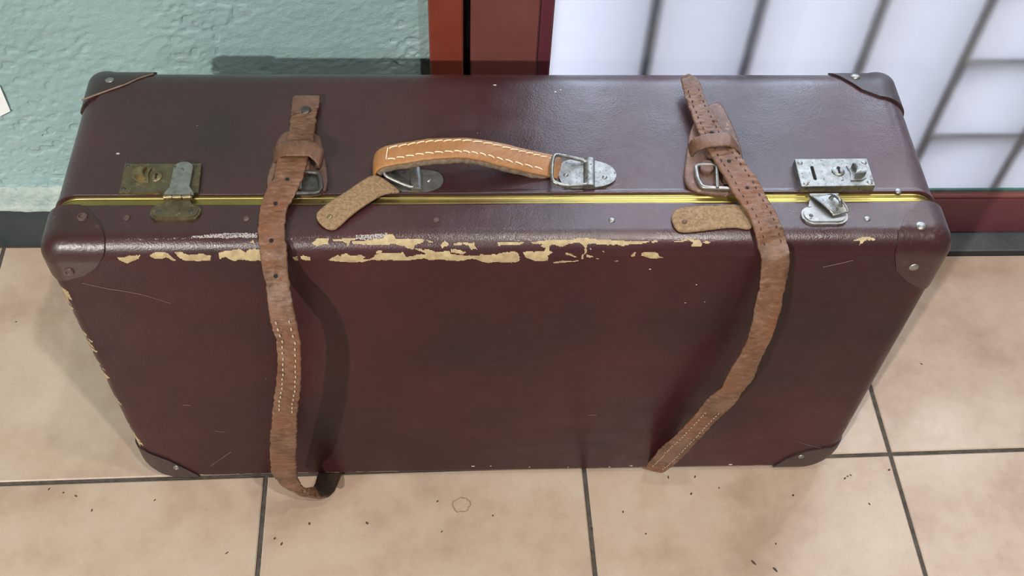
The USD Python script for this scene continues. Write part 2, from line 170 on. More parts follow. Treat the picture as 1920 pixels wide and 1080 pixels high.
def lathe(profile, n=20):
    """profile: (r, z) from the axis outward; closed at both ends on the axis."""
    v = [(r * math.cos(2 * math.pi * k / n), r * math.sin(2 * math.pi * k / n), z) for r, z in profile for k in range(n)]; f = []
    for j in range(len(profile) - 1):
        for k in range(n): a, b = j * n + k, j * n + (k + 1) % n; f.append((a, b, b + n, a + n))
    return np.array(v), np.array(f)
def stud_mesh(c, r, h, normal=(0, 0, 1), sunk=.0006, ring=False):
    prof = [(1e-5, h), (r * .35, h * .97), (r * .7, h * .75), (r * .92, h * .4), (r, 0), (r, -sunk), (1e-5, -sunk)]
    if ring: prof = [(1e-5, h * .35), (r * .35, h * .4), (r * .52, h * .5), (r * .62, h), (r * .85, h * .9), (r, 0), (r, -sunk), (1e-5, -sunk)]
    v, f = lathe(prof); v, f = arr((v, f[:, ::-1]))
    T = trimesh.geometry.align_vectors([0, 0, 1], np.asarray(normal, float))[:3, :3]
    return v @ T.T + np.asarray(c), f
def tube(pts, r, seg=10, closed=False, sub=4):
    """A round wire through pts, softly bent at them."""
    P = np.asarray(pts, float)
    if sub > 1:
        t = np.arange(len(P) + (1 if closed else 0)); Q = np.vstack([P, P[:1]]) if closed else P
        P = np.array([np.interp(np.linspace(0, t[-1], (len(t) - 1) * sub + 1), t, Q[:, k]) for k in range(3)]).T
        if closed: P = P[:-1]
        for _ in range(2):
            Q = P.copy()
            if closed: P = .25 * np.roll(Q, 1, 0) + .5 * Q + .25 * np.roll(Q, -1, 0)
            else: P[1:-1] = .25 * Q[:-2] + .5 * Q[1:-1] + .25 * Q[2:]
    n = len(P); T = (np.roll(P, -1, 0) - np.roll(P, 1, 0)) if closed else np.gradient(P, axis=0)
    T /= np.linalg.norm(T, axis=1, keepdims=True)
    ref = np.array([0, 0, 1.0]) if abs(T[:, 2]).mean() < .8 else np.array([1.0, 0, 0])
    U = np.cross(T, ref); U /= np.linalg.norm(U, axis=1, keepdims=True); W = np.cross(U, T)
    a = np.linspace(0, 2 * math.pi, seg, endpoint=False)
    v = (P[:, None] + r * (np.cos(a)[None, :, None] * U[:, None] + np.sin(a)[None, :, None] * W[:, None])).reshape(-1, 3); f = []
    for j in range(n if closed else n - 1):
        for k in range(seg):
            b = (j + 1) % n; f += [(j * seg + k, j * seg + (k + 1) % seg, b * seg + (k + 1) % seg, b * seg + k)]
    v, f = arr((v, np.array(f)))
    if not closed:
        c0, c1 = len(v), len(v) + 1; v = np.vstack([v, P[:1] - T[:1] * r * .5, P[-1:] + T[-1:] * r * .5])
        f = np.vstack([f, [(c0, (k + 1) % seg, k) for k in range(seg)], [(c1, (n - 1) * seg + k, (n - 1) * seg + (k + 1) % seg) for k in range(seg)]])
    return v, f[:, ::-1] if trimesh.Trimesh(v, f, process=False).volume < 0 else f
def ribbon_frame(A, B, step=.0012, smooth=PchipInterpolator):
    A, B = np.asarray(A, float), np.asarray(B, float); mid = (A + B) / 2
    s = np.r_[0, np.cumsum(np.linalg.norm(np.diff(mid, axis=0), axis=1))]
    t = np.linspace(0, s[-1], max(8, int(s[-1] / step)))
    return smooth(s, A)(t), smooth(s, B)(t), t
def soften(X, n):
    for _ in range(n):
        Y = X.copy(); X[1:-1] = .25 * Y[:-2] + .5 * Y[1:-1] + .25 * Y[2:]
    return X
def ribbon(A, B, thick, step=.0012, nx=15, crown=.0, crease=0.0, edge=0.0, seed=0, relax=6, tip=None, pits=0.0):
    """A leather strip: its upper face runs between the edges A and B, its thickness goes below. Returns vertices, faces, uv (metres) and a surface function."""
    EA, EB, t = ribbon_frame(A, B, step); soften(EA, relax); soften(EB, relax)
    w = EB - EA; wid = np.linalg.norm(w, axis=1, keepdims=True); wh = w / wid
    T = np.gradient((EA + EB) / 2, axis=0); T /= np.linalg.norm(T, axis=1, keepdims=True)
    N = np.cross(T, wh); N /= np.linalg.norm(N, axis=1, keepdims=True); soften(N, relax); N /= np.linalg.norm(N, axis=1, keepdims=True)
    if edge:
        k = np.c_[t * 260, t * 0, t * 0]
        EA = EA + wh * ((meshkit.fbm(k + 3.1, 3, seed) - .5) * 2 * edge)[:, None]; EB = EB + wh * ((meshkit.fbm(k + 9.7, 3, seed + 5) - .5) * 2 * edge)[:, None]
    a_top = np.r_[0, .018, .05, np.linspace(.1, .9, nx), .95, .982, 1]
    h_top = np.r_[.62, .88, .98, np.ones(nx), .98, .88, .62]
    a_bot, h_bot = np.array([1, .975, .9, .5, .1, .025, 0]), np.array([.35, .08, 0, 0, 0, .08, .35])
    a, h = np.r_[a_top, a_bot], np.r_[h_top, h_bot]; m, n = len(a), len(t)
    off = (h[None] - 1) * thick + crown * (1 - (2 * a[None] - 1) ** 2)
    if crease:
        uu, vv = np.meshgrid(a, t); wv = vv + .004 * (meshkit.noise(np.stack([uu * 2.5, vv * 60, uu * 0], -1), seed + 2) - .5)
        q = meshkit.fbm(np.stack([uu * 1.1 + 7, wv * 230, uu * 0], -1), 3, seed); c = np.clip((np.abs(q - .5) * -10 + 1), 0, 1) * np.clip(meshkit.noise(np.stack([uu * 2, vv * 70, uu * 0 + 3], -1), seed + 9) * 3 - .6, 0, 1)
        g = meshkit.fbm(np.stack([uu * 22 * .8, vv * 800, uu * 0], -1), 3, seed + 4) - .5
        off = off - (c * crease + g * crease * -.5) * (h[None] > .8)
    v = EA[:, None] + w[:, None] * a[None, :, None] + N[:, None] * off[..., None]
    uv = np.stack(np.broadcast_arrays(a[None] * wid, t[:, None]), -1).reshape(-1, 2)
    i, k = np.meshgrid(np.arange(n - 1), np.arange(m), indexing='ij'); k2 = (k + 1) % m
    f = np.stack([i * m + k, i * m + k2, (i + 1) * m + k2, (i + 1) * m + k], -1).reshape(-1, 4); v = v.reshape(-1, 3)
    f = np.vstack([f[:, [0, 1, 2]], f[:, [0, 2, 3]]])
    for e, flip in ((0, 1), (n - 1, 0)):
        top, bot = list(range(len(a_top))), list(range(m - 1, len(a_top) - 1, -1))
        c = len(v); v = np.vstack([v, v[e * m:(e + 1) * m].mean(0, keepdims=True)]); uv = np.vstack([uv, uv[e * m + m // 4][None]])
        ring = np.stack([np.full(m, c), e * m + np.arange(m), e * m + (np.arange(m) + 1) % m], 1)
        f = np.vstack([f, ring[:, ::-1] if flip else ring])
    if trimesh.Trimesh(v, f, process=False).volume < 0: f = f[:, ::-1]
    def surf(s, u, lift=0.0):      # s: 0..1 along, u: 0..1 across
        x = s * (n - 1); i0 = np.clip(np.floor(x).astype(int), 0, n - 2); fr = (x - i0)
        g = lambda X: X[i0] * (1 - fr) + X[i0 + 1] * fr
        return g(EA) + g(w) * u + g(N) * (lift + crown * (1 - (2 * u - 1) ** 2)), g(N), g(T), g(wh)
    surf.length = t[-1]
    return v, f, uv, surf
def chaikin(P, n=2, closed=True):
    P = np.asarray(P, float)
    for _ in range(n):
        Q = np.roll(P, -1, 0); P = np.stack([.75 * P + .25 * Q, .25 * P + .75 * Q], 1).reshape(-1, P.shape[1])
    return P
def sheet(outline, thick, spacing=.0012, bevel=.0008, fuzz=0.0, seed=0, rounds=2, curl=None):
    """A leather piece lying on the case: outline points (x, y, z of its upper face)."""
    P = chaikin(outline, rounds); poly = sg.Polygon(P[:, :2]).buffer(0)
    L = np.asarray(poly.exterior.coords); s = np.r_[0, np.cumsum(np.linalg.norm(np.diff(L, axis=0), axis=1))]
    t = np.linspace(0, s[-1], int(s[-1] / spacing), endpoint=False); edge = np.c_[np.interp(t, s, L[:, 0]), np.interp(t, s, L[:, 1])]
    x0, y0, x1, y1 = poly.bounds; g = np.stack(np.meshgrid(np.arange(x0, x1, spacing), np.arange(y0, y1, spacing)), -1).reshape(-1, 2)
    rng = np.random.default_rng(seed); g = g + rng.uniform(-.2, .2, g.shape) * spacing
    inner = poly.buffer(-spacing * .6); import shapely
    g = g[shapely.contains_xy(inner, g[:, 0], g[:, 1])]
    xy = np.vstack([edge, g]); tri = Delaunay(xy).simplices; c = xy[tri].mean(1); tri = tri[shapely.contains_xy(poly.buffer(spacing * .02), c[:, 0], c[:, 1])]
    z = RBFInterpolator(P[::2, :2], P[::2, 2], kernel='linear', smoothing=1e-6)(xy)
    d = shapely.distance(poly.exterior, shapely.points(xy)); drop = np.clip(1 - d / bevel, 0, 1) ** 2 * bevel * .7
    zt = z - drop + (fuzz * (meshkit.fbm(np.c_[xy * 900, xy[:, :1] * 0], 3, seed) - .5) * 2 if fuzz else 0)
    a = xy[tri]; cr = (a[:, 1, 0] - a[:, 0, 0]) * (a[:, 2, 1] - a[:, 0, 1]) - (a[:, 1, 1] - a[:, 0, 1]) * (a[:, 2, 0] - a[:, 0, 0]); tri[cr < 0] = tri[cr < 0][:, ::-1]
    n, m = len(xy), len(edge); v = np.vstack([np.c_[xy, zt], np.c_[xy, z - thick]])
    k = np.arange(m); k2 = (k + 1) % m; ccw = poly.exterior.is_ccw
    side = np.vstack([np.c_[k, k + n, k2 + n], np.c_[k, k2 + n, k2]])
    f = np.vstack([tri, tri[:, ::-1] + n, side if ccw else side[:, ::-1]])
    return v, f

# ---------------------------------------------------------------- materials
def ramp(a, b, lo=0.0, hi=1.0): return {"ramp": [(lo, a), (hi, b)]}
def painted(name, c0, c1, rough, scale=14, bump=.25, bscale=420, dist=.0006, spec=.5, coat=0.0, wear=None, worn=None, metallic=0.0, detail=5, lo=.3, hi=.7, wl=.60):
    n = {"g": ("geometry", {}), "n": ("noise_texture", {"scale": scale, "detail": detail, "roughness": .6}), "r": ("rgb_ramp", ramp(c0, c1, lo, hi)), "b": ("noise_texture", {"scale": bscale, "detail": 4.0}),
         "h": ("bump", {"strength": bump, "distance": dist}), "p": ("principled_bsdf", {"roughness": rough, "specular_ior_level": spec, "metallic": metallic, "coat_weight": coat, "coat_roughness": .2})}
    l = [("g.position", "n.vector"), ("n.fac", "r.fac"), ("g.position", "b.vector"), ("b.fac", "h.height"), ("h.normal", "p.normal"), ("r.color", "p.base_color")]
    if wear:
        n["w"] = ("noise_texture", {"scale": wear, "detail": 6.0, "roughness": .65}); n["wr"] = ("rgb_ramp", {"ramp": [(0, (0, 0, 0)), (wl, (0, 0, 0)), (wl + .08, (1, 1, 1)), (1, (1, 1, 1))]})
        n["mx"] = ("mix_color", {"b": worn}); l = [x for x in l if x[1] != "p.base_color"] + [("g.position", "w.vector"), ("w.fac", "wr.fac"), ("wr.color", "mx.fac"), ("r.color", "mx.a"), ("mx.result", "p.base_color")]
    return mat(name, n, l)
# the maroon fibre board with paint worn off down to tan board: the masks ride on the mesh
def fibre(name, c0, c1, rough):
    return mat(name, {"g": ("geometry", {}), "n": ("noise_texture", {"scale": 6.0, "detail": 6.0, "roughness": .55}), "r": ("rgb_ramp", ramp(c0, c1, .34, .66)),
        "a": ("attribute", {"attribute": "worn"}), "as": ("map_range", {"from_min": .35, "from_max": .6, "clamp": True}), "s": ("attribute", {"attribute": "scuff"}),
        "sn": ("noise_texture", {"scale": 900.0, "detail": 4.0}), "sm": ("math", {"math_type": "multiply"}), "smr": ("map_range", {"from_min": .38, "from_max": .55, "clamp": True}),
        "sp": ("voronoi_texture", {"scale": 55.0}), "spr": ("map_range", {"from_min": .02, "from_max": .03, "to_min": 1.0, "to_max": 0.0, "clamp": True}), "spn": ("noise_texture", {"scale": 17.0}), "spm": ("map_range", {"from_min": .62, "from_max": .66, "clamp": True}), "spx": ("math", {"math_type": "multiply"}),
        "tn": ("noise_texture", {"scale": 160.0, "detail": 5.0}), "tr": ("rgb_ramp", ramp((.30, .220, .118), (.47, .375, .215), .3, .7)),
        "m0": ("mix_color", {"b": (.45, .40, .37)}), "m1": ("mix_color", {"b": (.36, .34, .33)}), "m2": ("mix_color", {}),
        "b": ("noise_texture", {"scale": 700.0, "detail": 4.0}), "b2": ("noise_texture", {"scale": 45.0, "detail": 5.0}), "ba": ("math", {"math_type": "multiply_add", "value2": 2.2}),
        "h": ("bump", {"strength": .28, "distance": .0007}), "rn": ("noise_texture", {"scale": 30.0, "detail": 6.0}), "rr": ("map_range", {"from_min": .3, "from_max": .7, "to_min": rough - .06, "to_max": rough + .08}), "rm": ("mix_float", {"b": .85}),
        "po": ("attribute", {"attribute": "polish"}), "pm": ("map_range", {"to_min": .18, "to_max": .66}), "p": ("principled_bsdf", {})},
        [("g.position", x + ".vector") for x in ("n", "sn", "tn", "b", "b2", "rn", "sp", "spn")] + [("n.fac", "r.fac"), ("po.fac", "pm.value"), ("pm.result", "p.specular_ior_level"), ("a.fac", "as.value"), ("s.fac", "sm.value1"), ("sn.fac", "sm.value2"), ("sm.value", "smr.value"),
         ("sp.distance", "spr.value"), ("spn.fac", "spm.value"), ("spr.result", "spx.value1"), ("spm.result", "spx.value2"), ("spx.value", "m0.fac"), ("r.color", "m0.a"),
         ("tn.fac", "tr.fac"), ("smr.result", "m1.fac"), ("m0.result", "m1.a"), ("as.result", "m2.fac"), ("m1.result", "m2.a"), ("tr.color", "m2.b"), ("m2.result", "p.base_color"),
         ("b2.fac", "ba.value1"), ("b.fac", "ba.value3"), ("ba.value", "h.height"), ("h.normal", "p.normal"), ("rn.fac", "rr.value"), ("rr.result", "rm.a"), ("as.result", "rm.fac"), ("rm.result", "p.roughness")])
fibre('maroon_fibre', (.025, .0105, .0116), (.050, .0140, .0158), .31)
painted('cap_maroon', (.029, .0115, .0115), (.045, .0165, .0160), .33, scale=30, bump=.3, bscale=260, dist=.0008, wear=75, worn=(.075, .040, .038))
painted('cap_dark', (.022, .013, .013), (.040, .023, .023), .40, scale=40, bump=.35, bscale=500, dist=.0006)
painted('cap_edge_tan', (.16, .11, .08), (.26, .19, .14), .7, scale=200)
painted('brass', (.16, .115, .05), (.46, .37, .095), .30, scale=7, bump=.1, metallic=.85)
painted('old_brass', (.17, .135, .065), (.30, .25, .14), .42, scale=120, bump=.25, metallic=.8, wear=160, worn=(.10, .075, .04))
painted('dark_brass', (.100, .080, .048), (.19, .155, .095), .40, scale=130, bump=.3, metallic=.8, wear=190, worn=(.30, .25, .15))
painted('cap_rivet', (.085, .050, .046), (.15, .095, .085), .45, scale=200, metallic=.3)
painted('nickel', (.17, .172, .160), (.34, .345, .320), .42, scale=150, bump=.3, metallic=.9, wl=.57, wear=420, worn=(.07, .062, .05))
painted('dull_steel', (.22, .215, .20), (.36, .35, .33), .42, scale=150, bump=.25, metallic=.85, wear=260, worn=(.10, .09, .075))
painted('dark_iron', (.05, .047, .042), (.12, .11, .10), .45, scale=220, bump=.2, metallic=.7)
painted('chip_pale', (.42, .36, .32), (.55, .48, .42), .8, scale=300)
painted('scratch_grey', (.085, .055, .052), (.16, .11, .10), .6, scale=260)
painted('hole_shade_black', (.006, .005, .005), (.014, .011, .010), .9)  # shade inside holes and slots, put into the colour
painted('thread_white', (.62, .52, .36), (.76, .68, .52), .75, scale=300, bump=.4, bscale=3000, dist=.0003)
painted('thread_dark', (.03, .018, .013), (.07, .04, .03), .8)
painted('thread_pale', (.34, .27, .20), (.50, .42, .33), .8, scale=300)
def leather(name, c0, c1, pale, dark, rust, rough=.5, fac=.5):
    """Strap leather: colour drifts along the strip (uv in metres), pale dry creases across it."""
    return mat(name, {"u": ("uvmap", {"attribute": "st"}), "m": ("mapping", {"scale": (110.0, 260.0, 1.0)}), "m2": ("mapping", {"scale": (55.0, 30.0, 1.0)}), "g": ("geometry", {}),
        "n": ("noise_texture", {"scale": 1.0, "detail": 5.0}), "r0": ("rgb_ramp", ramp(c0, c1, .32, .68)), "m3": ("mapping", {"scale": (14.0, 11.0, 1.0)}), "n3": ("noise_texture", {"scale": 1.0, "detail": 3.0}), "f3": ("map_range", {"from_min": .46, "from_max": .60, "to_max": .75, "clamp": True}), "r": ("mix_color", {"b": rust}), "c": ("noise_texture", {"scale": 1.0, "detail": 6.0, "roughness": .65}),
        "cr": ("rgb_ramp", {"ramp": [(0, (1, 1, 1)), (.38, (1, 1, 1)), (.46, (0, 0, 0)), (1, (0, 0, 0))]}), "cp": ("rgb_ramp", {"ramp": [(0, (0, 0, 0)), (.55, (0, 0, 0)), (.64, (1, 1, 1)), (1, (1, 1, 1))]}),
        "mf": ("math", {"math_type": "multiply", "value2": fac}), "mg": ("math", {"math_type": "multiply", "value2": fac}), "a": ("mix_color", {"b": dark}), "b": ("mix_color", {"b": pale}), "gn": ("noise_texture", {"scale": 1100.0, "detail": 3.0}),
        "ad": ("math", {"math_type": "multiply_add", "value2": 1.6}), "h": ("bump", {"strength": .35, "distance": .0006}), "p": ("principled_bsdf", {"roughness": rough, "specular_ior_level": .4})},
        [("u.UV", "m.vector"), ("u.UV", "m2.vector"), ("m2.vector", "n.vector"), ("n.fac", "r0.fac"), ("u.UV", "m3.vector"), ("m3.vector", "n3.vector"), ("n3.fac", "f3.value"), ("f3.result", "r.fac"), ("r0.color", "r.a"), ("m.vector", "c.vector"), ("c.fac", "cr.fac"), ("c.fac", "cp.fac"), ("cr.color", "mf.value1"), ("cp.color", "mg.value1"),
         ("mf.value", "a.fac"), ("r.result", "a.a"), ("mg.value", "b.fac"), ("a.result", "b.a"), ("b.result", "p.base_color"), ("g.position", "gn.vector"), ("c.fac", "ad.value1"), ("gn.fac", "ad.value3"), ("ad.value", "h.height"), ("h.normal", "p.normal")])
leather('strap_leather', (.085, .038, .019), (.185, .098, .060), (.25, .165, .11), (.050, .024, .014), (.175, .068, .030), fac=.42)
leather('handle_leather', (.285, .118, .026), (.37, .185, .078), (.45, .28, .15), (.16, .058, .016), (.31, .145, .055), rough=.45, fac=.22)
painted('handle_lining', (.12, .085, .06), (.24, .175, .12), .85, scale=300, bump=.5, bscale=900, dist=.001)
painted('chape_leather', (.085, .043, .030), (.17, .094, .066), .55, scale=90, bump=.4, bscale=700, dist=.0006, wear=120, worn=(.30, .20, .14))
painted('shaded_tail_leather', (.022, .014, .010), (.050, .031, .022), .6, scale=80, bump=.4, bscale=500)  # darker copy of the strap leather with shade put into its colour
painted('suede', (.20, .125, .068), (.36, .245, .145), .92, scale=420, bump=.8, bscale=900, dist=.0018, spec=.1)
painted('stitch_slot', (.02, .012, .01), (.04, .024, .018), .8)

# ---------------------------------------------------------------- the setting
ROOM = (-2.6, 2.4, -4.2, 2.75)
WALL_Y, SK_Y, SK_Z = .335, .3085, .0715
mat('teal_plaster', {"g": ("geometry", {}), "n": ("noise_texture", {"scale": 5.0, "detail": 6.0}), "r": ("rgb_ramp", ramp((.262, .402, .410), (.340, .480, .488), .3, .7)), "n2": ("noise_texture", {"scale": 60.0, "detail": 6.0, "roughness": .7}),
    "w": ("rgb_ramp", {"ramp": [(0, (0, 0, 0)), (.66, (0, 0, 0)), (.74, (1, 1, 1)), (1, (1, 1, 1))]}), "wf": ("math", {"math_type": "multiply", "value2": .35}), "m": ("mix_color", {"b": (.46, .50, .44)}), "a": ("attribute", {"attribute": "pale"}), "m2": ("mix_color", {"b": (.55, .58, .51)}),
    "b": ("noise_texture", {"scale": 420.0, "detail": 7.0, "roughness": .72}), "h": ("bump", {"strength": .75, "distance": .0016}), "p": ("principled_bsdf", {"roughness": .62, "specular_ior_level": .35})},
    [("g.position", "n.vector"), ("g.position", "n2.vector"), ("g.position", "b.vector"), ("n.fac", "r.fac"), ("n2.fac", "w.fac"), ("w.color", "wf.value1"), ("wf.value", "m.fac"), ("r.color", "m.a"), ("m.result", "m2.a"), ("a.fac", "m2.fac"), ("m2.result", "p.base_color"), ("b.fac", "h.height"), ("h.normal", "p.normal")])
painted('room_paint', (.08, .10, .10), (.10, .12, .12), .8, scale=3)
painted('ceiling_paint', (.18, .18, .18), (.20, .20, .20), .9, scale=3)
painted('skirting_grey', (.016, .027, .031), (.033, .048, .053), .55, scale=20, bump=.5, bscale=150, dist=.0015)
painted('ledge_plaster', (.27, .345, .33), (.43, .48, .445), .8, scale=70, bump=.8, bscale=180, dist=.003, wear=80, worn=(.24, .32, .31))
painted('red_enamel', (.19, .038, .022), (.24, .055, .034), .34, scale=16, bump=.12, bscale=90, dist=.001)
painted('red_brown_enamel', (.155, .050, .046), (.195, .066, .060), .36, scale=20, bump=.12, bscale=90, dist=.001)
painted('maroon_enamel', (.105, .024, .036), (.125, .034, .046), .38, scale=14, bump=.15, bscale=90, dist=.001)
painted('rubber_black', (.008, .009, .010), (.018, .019, .021), .6)
painted('threshold_grey', (.055, .062, .072), (.095, .105, .118), .5, scale=25, bump=.4, bscale=220, dist=.001)
painted('grout', (.040, .036, .032), (.095, .082, .068), .9, scale=140, bump=.6, bscale=700, dist=.001)
painted('paper_white', (.74, .78, .80), (.80, .83, .84), .8, scale=50)
painted('grille_steel', (.045, .05, .06), (.06, .065, .075), .6)
painted('pavement', (.30, .29, .27), (.40, .38, .36), .9, scale=6)
painted('dirt', (.035, .026, .020), (.09, .065, .045), .9, scale=500)
painted('dried_water', (.24, .165, .11), (.30, .21, .145), .7, scale=300)
# glazed floor tiles: beige clouded with pink brown; every tile a little different
mat('floor_tile', {"g": ("geometry", {}), "o": ("object_info", {}), "v": ("combine_xyz", {}), "vm": ("vector_math", {"math_type": "scale", "scale": 37.0}), "va": ("vector_math", {"math_type": "add"}),
    "n": ("noise_texture", {"scale": 7.5, "detail": 8.0, "roughness": .62}), "r": ("rgb_ramp", {"ramp": [(0, (.31, .215, .150)), (.36, (.36, .258, .190)), (.50, (.445, .345, .265)), (.66, (.49, .405, .320)), (1, (.53, .445, .365))]}),
    "n2": ("noise_texture", {"scale": 90.0, "detail": 7.0, "roughness": .7}), "r2": ("rgb_ramp", {"ramp": [(0, (.72, .68, .66)), (.42, (1, 1, 1)), (.62, (1, 1, 1)), (1, (1.10, 1.08, 1.05))]}), "m": ("mix_color", {"blend_type": "multiply", "fac": .75}),
    "b": ("noise_texture", {"scale": 60.0, "detail": 5.0}), "h": ("bump", {"strength": .12, "distance": .0012}), "rr": ("map_range", {"from_min": .3, "from_max": .7, "to_min": .21, "to_max": .32}), "p": ("principled_bsdf", {"specular_ior_level": .55})},
    [("o.random", "v.x"), ("o.random", "v.y"), ("v.vector", "vm.vector1"), ("vm.vector", "va.vector1"), ("g.position", "va.vector2"), ("va.vector", "n.vector"), ("va.vector", "n2.vector"), ("n.fac", "r.fac"), ("n2.fac", "r2.fac"), ("r.color", "m.a"), ("r2.color", "m.b"), ("m.result", "p.base_color"),
     ("g.position", "b.vector"), ("b.fac", "h.height"), ("h.normal", "p.normal"), ("n2.fac", "rr.value"), ("rr.result", "p.roughness")])
# frosted film behind clear glass
mat('frosted_film', {"t": ("translucent_bsdf", {"color": (.325, .300, .305)}), "d": ("diffuse_bsdf", {"color": (.40, .40, .44)}), "m": ("mix_closure", {"fac": .22})}, [("t.BSDF", "m.closure1"), ("d.BSDF", "m.closure2")], surface="m.closure")
mat('window_glass', {"t": ("transparent_bsdf", {"color": (.97, .985, .98)}), "q": ("glossy_bsdf", {"roughness": .06}), "f": ("layer_weight", {}), "w": ("math", {"math_type": "power", "value2": 5.0}), "a": ("math", {"math_type": "multiply_add", "value2": .8, "value3": .035}), "m": ("mix_closure", {})}, [("f.facing", "w.value1"), ("w.value", "a.value1"), ("a.value", "m.fac"), ("t.BSDF", "m.closure1"), ("q.BSDF", "m.closure2")], surface="m.closure")
painted('glass_edge_green', (.04, .12, .10), (.10, .22, .19), .3, scale=80)

X0, X1, Y0, ZC = ROOM
DX0, DX1, DZ = -.0635, 1.12, 2.1                 # the doorway
# rear wall: solid pieces around the doorway, and the rough plaster face that the photograph shows
def plaster_face():
    xs, zs = np.arange(-.86, DX0 + 1e-9, .0022), np.arange(SK_Z + .001, .60, .0022)
    xs = np.r_[xs, DX0]; X, Z = np.meshgrid(xs, zs); P = np.stack([X, Z, X * 0], -1)
    d = .0010 * (meshkit.fbm(P * np.array([22, 30, 1]), 3, 3) - .5) + .0022 * (meshkit.fbm(P * np.array([170, 270, 1]), 3, 11) - .5) * (.3 + 1.0 * meshkit.noise(P * 16, 41))
    pit = np.clip(meshkit.noise(P * np.array([120, 150, 1]), 21) - .74, 0, 1) * .020 + np.clip(meshkit.noise(P * np.array([260, 320, 1]), 22) - .78, 0, 1) * .010
    d = d - pit * np.clip(meshkit.noise(P * 14, 5) * 2 - .5, 0, 1)
    Y = WALL_Y - .001 - d; fade = np.clip(np.minimum(np.minimum(X + .86, .60 - Z) / .03, 1), 0, 1); Y = WALL_Y + (Y - WALL_Y) * fade
    n, m = X.shape; i, k = np.meshgrid(np.arange(n - 1), np.arange(m - 1), indexing='ij'); q = i * m + k
    v = np.stack([X, Y, Z], -1).reshape(-1, 3); f = np.stack([q, q + 1, q + m + 1, q + m], -1).reshape(-1, 4)
    crack = np.clip(1 - np.abs(Z - (.305 + .010 * np.sin(X * 60) + .006 * (meshkit.noise(P * 90, 8) - .5)) ) / .0035, 0, 1) * ((X > -.52) & (X < -.395)) * np.clip(meshkit.noise(P * 120, 2) * 2.5 - .4, 0, 1)
    return v, f, crack.ravel()
pv, pf, pale = plaster_face()
wb = cat_meshes([box(X0, DX0, WALL_Y, WALL_Y + .16, 0, ZC), box(DX1, X1, WALL_Y, WALL_Y + .16, 0, ZC), box(DX0, DX1, WALL_Y, WALL_Y + .16, DZ, ZC), (pv, pf)])
part('wall_back', wb, 'teal_plaster', smooth=40, attrs=None, label=None)
tag(stage.GetPrimAtPath('/World/wall_back'), 'rough teal painted plaster wall behind the suitcase', None, None, 'structure')
for nm, b in (('wall_left', (X0 - .1, X0, Y0, WALL_Y + .16, 0, ZC)), ('wall_right', (X1, X1 + .1, Y0, WALL_Y + .16, 0, ZC)), ('wall_front', (X0 - .1, X1 + .1, Y0 - .1, Y0, 0, ZC))):
    tag(part(nm, box(*b), 'room_paint', smooth=False), 'plain painted wall of the room', None, None, 'structure')
tag(part('ceiling', box(X0 - .1, X1 + .1, Y0 - .1, WALL_Y + .16, ZC, ZC + .1), 'ceiling_paint', smooth=False), 'plain white ceiling', None, None, 'structure')
sk = thing('baseboard_left', 'dark grey cement skirting with a worn pale ledge along the teal wall', None, None, 'structure')
part('skirting', box(X0, DX0 - .002, SK_Y, WALL_Y, 0, SK_Z - .003, .0015), 'skirting_grey', sk, smooth=False)
def ledge():
    xs = np.arange(-.9, DX0 - .0025, .003); prof = [(SK_Y - .0015, SK_Z - .006), (SK_Y - .001, SK_Z - .002), (SK_Y + .002, SK_Z), (SK_Y + .009, SK_Z + .0004), (SK_Y + .016, SK_Z + .0008), (SK_Y + .022, SK_Z + .002), (WALL_Y + .002, SK_Z + .008)]
    v = []
    for x in xs:
        for j, (y, z) in enumerate(prof):
            q = np.array([x * 60, j * 1.7, 0]); v.append((x, y + .0016 * (meshkit.fbm(q, 3, 4) - .5), z + .0030 * (meshkit.fbm(q * 1.4, 3, 14) - .5)))
    m = len(prof); n = len(xs); i, k = np.meshgrid(np.arange(n - 1), np.arange(m - 1), indexing='ij'); q = i * m + k
    return np.array(v), np.stack([q, q + m, q + m + 1, q + 1], -1).reshape(-1, 4)
lv, lf = ledge(); part('ledge', cat_meshes([(lv, lf), box(X0, -.9, SK_Y - .001, WALL_Y, SK_Z - .003, SK_Z)]), 'ledge_plaster', sk, smooth=35, label='pale chipped plaster ledge')
# floor: dark grout bed with every tile set on it
TP, TA, TO = .33, math.radians(1.0728), np.array([.4231, .0161])
floor = thing('floor', 'beige and pink brown square ceramic tiles with dark joints', None, None, 'structure')
part('grout_bed', box(X0, X1, Y0, WALL_Y + .16, -.04, -.0016), 'grout', floor, smooth=False, label='dark sunken grout between the tiles')
ca, sa = math.cos(TA), math.sin(TA)
def tile_mesh(u, v, seed):
    rng = random.Random(seed); g = .0023; b = .0012
    y1 = 1 - g / TP
    pts = []
    for (a, c) in ((u + g / TP, v + g / TP), (u + 1 - g / TP, v + g / TP), (u + 1 - g / TP, v + y1), (u + g / TP, v + y1)):
        x, y = TO + TP * np.array([ca * a - sa * c, sa * a + ca * c]); pts.append([x, y])
    pts = np.array(pts)
    if v == 0: pts[2:, 1] = np.minimum(pts[2:, 1], .3075 if pts[2:, 0].mean() < -.05 else .286)
    if pts[:, 0].min() < X0 or pts[:, 0].max() > X1 or pts[:, 1].min() < Y0: return None, None
    c = pts.mean(0); inn = pts + (c - pts) / np.abs(c - pts) * b
    dz = rng.uniform(-.0002, .0002)
    v_ = np.vstack([np.c_[inn, np.full(4, dz)], np.c_[pts, np.full(4, dz - .0007)], np.c_[pts, np.full(4, -.006)]])
    f = [(0, 1, 2), (0, 2, 3)]
    for r in (0, 4):
        for k in range(4): a, b2 = r + k, r + (k + 1) % 4; f += [(a, a + 4, b2 + 4), (a, b2 + 4, b2)]
    return (v_, np.array(f)), c
TILES = {}
